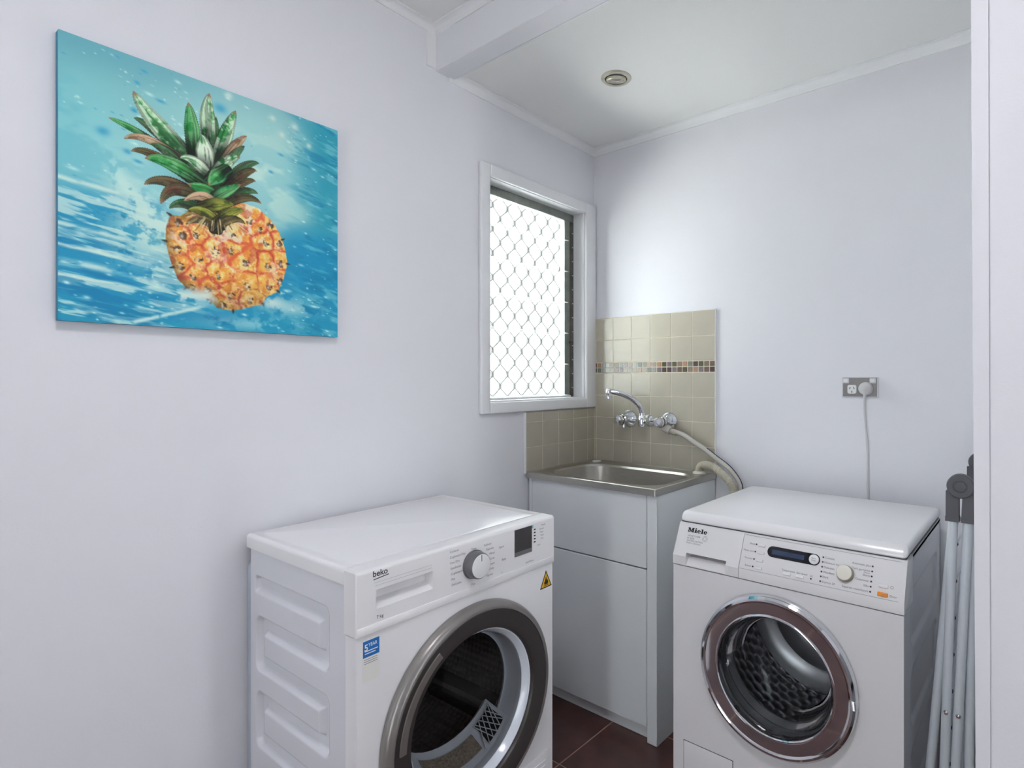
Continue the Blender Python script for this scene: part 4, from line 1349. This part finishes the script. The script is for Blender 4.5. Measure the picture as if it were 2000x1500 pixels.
    for cx, cy, r in ((0.495, 0.085, 0.022), (0.21, 0.20, 0.010), (0.12, 0.31, 0.018), (0.19, 0.36, 0.012)):
        mix(g(cx, cy, r, r * 0.8) * 0.75, C(36, 140, 190))
    # trough of dark water under the fruit
    mix(g(0.50, 0.955, 0.10, 0.020) * 0.9, C(4, 98, 156))
    mix(g(0.36, 0.955, 0.06, 0.016) * 0.8, C(8, 120, 176))
    # ---- fruit body
    BODY = np.array([(0.321, 0.563), (0.308, 0.625), (0.307, 0.668), (0.317, 0.721), (0.331, 0.766), (0.346, 0.807), (0.375, 0.842), (0.416, 0.87), (0.462, 0.885), (0.486, 0.91), (0.543, 0.916), (0.602, 0.895), (0.659, 0.876), (0.673, 0.845), (0.723, 0.811), (0.747, 0.754), (0.764, 0.683), (0.755, 0.625), (0.742, 0.578), (0.714, 0.525), (0.682, 0.493), (0.637, 0.46), (0.585, 0.454), (0.463, 0.496), (0.386, 0.531), (0.357, 0.56)])
    def inside(poly):
        ins = np.zeros(p.shape, bool)
        j = len(poly) - 1
        for i in range(len(poly)):
            xi, yi = poly[i]
            xj, yj = poly[j]
            c = ((yi > q) != (yj > q)) & (p < (xj - xi) * (q - yi) / (yj - yi + 1e-12) + xi)
            ins ^= c
            j = i
        return ins
    def edge_dist(poly):
        d = np.full(p.shape, 9.0)
        for a, b in zip(poly, np.roll(poly, -1, 0)):
            v = b - a
            t = np.clip(((p - a[0]) * v[0] + (q - a[1]) * v[1]) / (v @ v), 0, 1)
            d = np.minimum(d, np.hypot(p - a[0] - t * v[0], q - a[1] - t * v[1]))
        return d
    ins = inside(BODY)
    ed = edge_dist(BODY) * np.where(ins, 1, -1)
    bodym = ss(-0.002, 0.002, ed + 0.006 * (fbm(p * 60, q * 60, 1) - 0.5))
    EY = np.array([(0.349, 0.591), (0.41, 0.627), (0.478, 0.596), (0.547, 0.605), (0.607, 0.524), (0.646, 0.553), (0.673, 0.606), (0.728, 0.6), (0.346, 0.695), (0.418, 0.718), (0.478, 0.677), (0.535, 0.663), (0.592, 0.709), (0.682, 0.707), (0.738, 0.687), (0.357, 0.758), (0.401, 0.792), (0.49, 0.774), (0.598, 0.805), (0.685, 0.796), (0.733, 0.766), (0.447, 0.842), (0.535, 0.851), (0.611, 0.861), (0.506, 0.897), (0.393, 0.84), (0.691, 0.53), (0.364, 0.636)])
    wob = 0.022
    pw = p + wob * (fbm(p * 22, q * 22, 4) - 0.5)
    qw = q + wob * (fbm(p * 22 + 40, q * 22, 5) - 0.5)
    CEN = EY - np.array([0.0, 0.012])
    ds = np.stack([np.hypot(pw - a, (qw - b) * 1.05) for a, b in CEN], 0)
    o_ = np.argsort(ds, 0)[:2]
    f1 = np.take_along_axis(ds, o_[:1], 0)[0]
    f2 = np.take_along_axis(ds, o_[1:2], 0)[0]
    bord = f2 - f1
    tex = fbm(p * 26, q * 26, 2)
    fine = fbm(p * 60, q * 60, 3)
    fr_ = np.zeros_like(img)
    fr_[:] = C(226, 148, 62)
    def fmix(mask, col):
        mk = np.clip(mask, 0, 1)[..., None]
        fr_[:] = fr_ * (1 - mk) + np.asarray(col, float) * mk
    fmix(ss(0.40, 0.66, tex) * 0.8, C(236, 184, 92))
    fmix(ss(0.56, 0.72, fine) * 0.6, C(244, 214, 160))
    fmix(ss(0.50, 0.30, fine) * 0.45, C(206, 104, 40))
    fmix(ss(0.020, 0.003, bord) * ss(0.25, 0.55, fbm(p * 9 + 2, q * 9, 1)) * 0.9, C(212, 84, 54))
    fmix(ss(0.05, 0.02, np.abs(f1 - 0.030)) * ss(0.52, 0.66, fbm(p * 40, q * 40, 5)) * 0.55, C(250, 226, 170))
    fmix(ss(0.008, 0.001, bord) * ss(0.45, 0.6, tex) * 0.5, C(170, 50, 40))
    fmix(ss(0.56, 0.68, fbm(p * 20 + 5, q * 20, 4)) * ss(0.86, 0.55, q) * 0.85, C(236, 218, 206))
    fmix(ss(0.60, 0.72, fbm(p * 34 + 5, q * 34, 2)) * 0.5, C(180, 60, 44))
    for i, (a, b) in enumerate(EY):
        u, v = p - a, q - b
        d = np.hypot(u * 1.2, v)
        th = np.arctan2(v, u)
        star = 0.010 + 0.010 * vn(th * 2.2 + i * 9 + 20, d * 0 + i * 3.1, 1)
        fmix(ss(1.35, 0.7, d / star) * ss(0.40, 0.55, fbm(p * 90 + i, q * 90, i)) * 0.9, C(70, 44, 34))
        fmix(np.exp(-((u + 0.003) / 0.006) ** 2 - ((v - 0.004) / 0.009) ** 2) * 0.75, C(214, 206, 200))
    shade = 1 - 0.30 * ss(0.04, 0.0, ed) * (p < 0.5) - 0.22 * ss(0.74, 0.92, q)
    fr_ *= shade[..., None]
    img[:] = img * (1 - bodym[..., None]) + fr_ * bodym[..., None]
    # spines along the rim
    for a, b in BODY[::2]:
        n_ = np.array([a - 0.54, b - 0.69])
        n_ /= np.hypot(*n_)
        if b < 0.50:
            continue
        for s_ in np.linspace(0, 0.015, 12):
            cx, cy = a + n_[0] * (s_ - 0.004), b + n_[1] * (s_ - 0.004)
            mix(g(cx, cy, 0.0032 * (1 - s_ / 0.022) + 0.0008, 0.0032 * (1 - s_ / 0.022) + 0.0008) * 0.75, C(56, 44, 44))
    # foam over the foot of the fruit
    fo = fbm(p * 16, q * 22, 0)
    mix(ss(0.050, 0.0, np.abs(q - (0.865 + 0.10 * np.abs(p - 0.44)))) * ss(0.44, 0.56, fo) * ss(0.30, 0.36, p) * (1 - ss(0.44, 0.52, p)) * 0.95, C(200, 214, 216))
    mix(g(0.70, 0.865, 0.055, 0.030) * ss(0.34, 0.5, fo) * 0.95, C(196, 210, 212))
    mix(g(0.78, 0.88, 0.12, 0.040) * ss(0.44, 0.6, fo) * 0.75, C(176, 206, 212))
    mix(g(0.62, 0.965, 0.20, 0.030) * ss(0.44, 0.6, fo) * 0.7, C(150, 200, 210))
    dd = np.abs(q - (1.0 - 0.36 * (p - 0.18)))
    mix(ss(0.014, 0.0, dd) * ss(0.16, 0.22, p) * ss(0.46, 0.40, p) * ss(0.35, 0.55, fo) * 0.9, C(196, 214, 216))
    # ---- crown of leaves
    LEAVES = [((0.479, 0.129), (0.481, 0.177), (0.479, 0.241), 0.02, 'd'), ((0.139, 0.256), (0.193, 0.268), (0.276, 0.298), 0.024, 'g'), ((0.212, 0.23), (0.266, 0.251), (0.353, 0.32), 0.036, 'd'), ((0.209, 0.132), (0.279, 0.226), (0.411, 0.345), 0.070, 'l'), ((0.383, 0.107), (0.394, 0.19), (0.401, 0.311), 0.054, 'g'), ((0.455, 0.042), (0.449, 0.135), (0.459, 0.257), 0.058, 'l'), ((0.552, 0.075), (0.519, 0.174), (0.479, 0.314), 0.054, 'l'), ((0.594, 0.167), (0.552, 0.218), (0.494, 0.318), 0.036, 'b'), ((0.585, 0.212), (0.552, 0.254), (0.505, 0.330), 0.032, 'd'), ((0.183, 0.315), (0.245, 0.295), (0.345, 0.325), 0.030, 'b'), ((0.262, 0.31), (0.307, 0.321), (0.374, 0.365), 0.036, 'd'), ((0.203, 0.355), (0.272, 0.349), (0.382, 0.406), 0.036, 'r'), ((0.428, 0.218), (0.439, 0.271), (0.443, 0.351), 0.066, 'p'), ((0.245, 0.369), (0.328, 0.366), (0.449, 0.420), 0.058, 'g'), ((0.357, 0.332), (0.409, 0.333), (0.470, 0.39), 0.044, 'p'), ((0.642, 0.267), (0.585, 0.3), (0.509, 0.400), 0.038, 'd'), ((0.633, 0.303), (0.585, 0.328), (0.509, 0.420), 0.036, 'r'), ((0.568, 0.263), (0.519, 0.301), (0.458, 0.388), 0.046, 'l'), ((0.242, 0.467), (0.314, 0.438), (0.419, 0.470), 0.044, 'r'), ((0.629, 0.349), (0.585, 0.365), (0.509, 0.435), 0.030, 'r'), ((0.293, 0.527), (0.342, 0.46), (0.434, 0.475), 0.052, 'r'), ((0.637, 0.399), (0.585, 0.402), (0.50, 0.455), 0.033, 'd'), ((0.651, 0.438), (0.585, 0.43), (0.50, 0.49), 0.038, 'r'), ((0.321, 0.538), (0.371, 0.509), (0.445, 0.525), 0.040, 'd'), ((0.455, 0.412), (0.480, 0.375), (0.515, 0.335), 0.058, 'g'), ((0.384, 0.430), (0.432, 0.437), (0.485, 0.460), 0.054, 'g'), ((0.570, 0.380), (0.519, 0.419), (0.462, 0.468), 0.044, 'g'), ((0.369, 0.498), (0.432, 0.465), (0.485, 0.500), 0.044, 'b'), ((0.545, 0.470), (0.494, 0.48), (0.437, 0.505), 0.052, 'y'), ((0.384, 0.530), (0.439, 0.528), (0.496, 0.570), 0.044, 'y'), ((0.583, 0.485), (0.535, 0.507), (0.470, 0.570), 0.040, 'y'), ((0.376, 0.588), (0.431, 0.560), (0.488, 0.592), 0.034, 'o'), ((0.587, 0.540), (0.535, 0.534), (0.470, 0.592), 0.034, 'o')]
    SCH = {'g': ((16, 118, 52), (70, 160, 84), (150, 196, 160)), 'd': ((44, 56, 40), (40, 96, 54), (120, 150, 116)), 'l': ((28, 120, 56), (96, 168, 108), (206, 222, 206)), 'p': ((86, 148, 100), (160, 198, 164), (214, 226, 212)), 'b': ((120, 84, 62), (178, 138, 108), (214, 192, 170)), 'r': ((66, 42, 38), (112, 70, 56), (90, 120, 66)), 'y': ((62, 74, 30), (134, 140, 50), (186, 178, 70)), 'o': ((58, 52, 34), (110, 92, 56), (160, 140, 90))}
    # dark heart of the crown
    mix(g(0.455, 0.42, 0.075, 0.11) * 1.2, C(34, 50, 34))
    for li, (tip, mid, base, w, sc) in enumerate(LEAVES):
        T_, M_, B_ = (np.array(v) for v in (tip, mid, base))
        tt = np.linspace(0, 1, 40)
        cv = ((1 - tt) ** 2)[:, None] * B_ + (2 * tt * (1 - tt))[:, None] * (2 * M_ - 0.5 * (B_ + T_)) + (tt ** 2)[:, None] * T_
        x0, x1 = cv[:, 0].min() - w, cv[:, 0].max() + w
        y0, y1 = cv[:, 1].min() - w, cv[:, 1].max() + w
        i0, i1 = int(max(x0 * N, 0)), int(min(x1 * N + 1, N))
        j0, j1 = int(max(y0 * N, 0)), int(min(y1 * N + 1, N))
        pp, qq = p[j0:j1, i0:i1], q[j0:j1, i0:i1]
        best = np.full(pp.shape, 9.0)
        tb = np.zeros(pp.shape)
        side = np.zeros(pp.shape)
        for k in range(39):
            a, b = cv[k], cv[k + 1]
            v = b - a
            t = np.clip(((pp - a[0]) * v[0] + (qq - a[1]) * v[1]) / (v @ v + 1e-12), 0, 1)
            dx, dy = pp - a[0] - t * v[0], qq - a[1] - t * v[1]
            d = np.hypot(dx, dy)
            up = d < best
            best = np.where(up, d, best)
            tb = np.where(up, (k + t) / 39, tb)
            side = np.where(up, (v[0] * dy - v[1] * dx) / np.hypot(*v), side)
        half = 0.5 * w * np.clip(1.15 * (1 - tb) ** 0.62 * (0.72 + 0.5 * np.minimum(tb * 2.2, 1)), 0, 1.12)
        teeth = 0.0022 * (np.abs(np.mod(tb * 22, 1) - 0.5) * 2)
        mk = ss(0.0015, -0.0010, best - half - teeth)
        u = side / (half + 1e-6)
        n1 = fbm(pp * 30 + li * 3, qq * 30, li)
        n2 = fbm(pp * 90, qq * 90 + li, li + 2)
        c0, c1, c2 = (np.array(c, float) for c in SCH[sc])
        col = c0 + (c1 - c0) * ss(-0.8, 0.5, u + 0.9 * (n1 - 0.5))[..., None]
        hl = ss(0.40, 0.62, n1 + 0.35 * (n2 - 0.5) + 0.16 * np.abs(u)) * (0.85 if sc in 'lp' else 0.40)
        col = col + (c2 - col) * hl[..., None]
        dk = ss(0.45, 0.05, tb) * 0.55 + ss(0.80, 1.05, np.abs(u)) * 0.28 + ss(0.5, 0.62, vn(u * 5 + li * 7 + 60, tb * 2.5, 2)) * 0.25
        col = col * (1 - np.clip(dk, 0, 0.8))[..., None]
        if sc in 'glr':
            tp = ss(0.86, 1.0, tb)[..., None]
            col = col * (1 - tp) + np.array([142, 104, 84.0]) * tp
        blk = img[j0:j1, i0:i1]
        blk[:] = blk * (1 - mk[..., None]) + col * mk[..., None]
    # fibres where crown meets fruit
    for k in range(46):
        a = rs.uniform(-1.2, 1.2)
        bx, by = 0.48 + 0.09 * a / 1.2, 0.555 + 0.01 * rs.randn()
        ln = rs.uniform(0.02, 0.05)
        col = [C(196, 172, 120), C(92, 66, 44), C(220, 200, 160)][k % 3]
        for s_ in np.linspace(0, 1, 12):
            cx, cy = bx + ln * math.sin(a) * s_ * 0.8, by + ln * math.cos(a) * s_
            i0, i1 = max(int((cx - 0.01) * N), 0), min(int((cx + 0.01) * N), N)
            j0, j1 = max(int((cy - 0.01) * N), 0), min(int((cy + 0.01) * N), N)
            m_ = (np.exp(-((p[j0:j1, i0:i1] - cx) / 0.0018) ** 2 - ((q[j0:j1, i0:i1] - cy) / 0.0022) ** 2) * 0.6)[..., None]
            img[j0:j1, i0:i1] = img[j0:j1, i0:i1] * (1 - m_) + col * m_
    return np.clip(img, 0, 255)

PS0, PS1, PZ0, PZ1 = 1.2433, 1.8280, 1.3590, 1.9480
PT = 0.022
cvs = thing('canvas_print', 'square canvas print of a pineapple splashing in turquoise water on left wall', 'picture', ((PS0 + PS1) / 2, 0, PZ0), FL)
m = MB()
m.box(PS0, PS1, 0.003, PT - 0.0003, PZ0, PZ1, 0.001, 1)
m.build('stretched_canvas', 'canvas_edge', cvs)
NP = 520
img = paint(NP)
k = np.linspace(0, 1, NP)
UU, VV = np.meshgrid(k, k)
verts = np.stack([PS1 - UU * (PS1 - PS0), np.full_like(UU, PT), PZ1 - VV * (PZ1 - PZ0)], -1).reshape(-1, 3) - np.array(ORG[cvs.name])
idx = np.arange(NP * NP).reshape(NP, NP)
fc = np.stack([idx[:-1, :-1], idx[1:, :-1], idx[1:, 1:], idx[:-1, 1:]], -1).reshape(-1, 4)
me = bpy.data.meshes.new('printed_image')
me.vertices.add(NP * NP)
me.vertices.foreach_set('co', verts.astype(np.float32).ravel())
nf = len(fc)
me.loops.add(nf * 4)
me.loops.foreach_set('vertex_index', fc.astype(np.int32).ravel())
me.polygons.add(nf)
me.polygons.foreach_set('loop_start', np.arange(0, nf * 4, 4, dtype=np.int32))
me.update(calc_edges=True)
ca = me.color_attributes.new('print', 'FLOAT_COLOR', 'POINT')
lum = img.mean(-1, keepdims=True)
img = img * 0.92 + lum * 0.08
rgb = np.clip(lin(img.reshape(-1, 3)) * np.array([1.32, 1.38, 1.24]), 0, 0.95)
ca.data.foreach_set('color', np.concatenate([rgb, np.ones((len(rgb), 1))], 1).astype(np.float32).ravel())
pm = bpy.data.materials.new('printed_canvas')
pm.use_nodes = True
nt = pm.node_tree
b = nt.nodes['Principled BSDF']
at = nt.nodes.new('ShaderNodeAttribute')
at.attribute_name = 'print'
nt.links.new(at.outputs['Color'], b.inputs['Base Color'])
b.inputs['Roughness'].default_value = 0.55
b.inputs['Specular IOR Level'].default_value = 0.3
wv = nt.nodes.new('ShaderNodeTexNoise')
wv.inputs['Scale'].default_value = 900
bp = nt.nodes.new('ShaderNodeBump')
bp.inputs['Strength'].default_value = 0.08
bp.inputs['Distance'].default_value = 0.0005
nt.links.new(wv.outputs['Fac'], bp.inputs['Height'])
nt.links.new(bp.outputs['Normal'], b.inputs['Normal'])
me.materials.append(pm)
o = bpy.data.objects.new('printed_image', me)
COL.objects.link(o)
o.parent = cvs
ORG[o.name] = ORG[cvs.name]
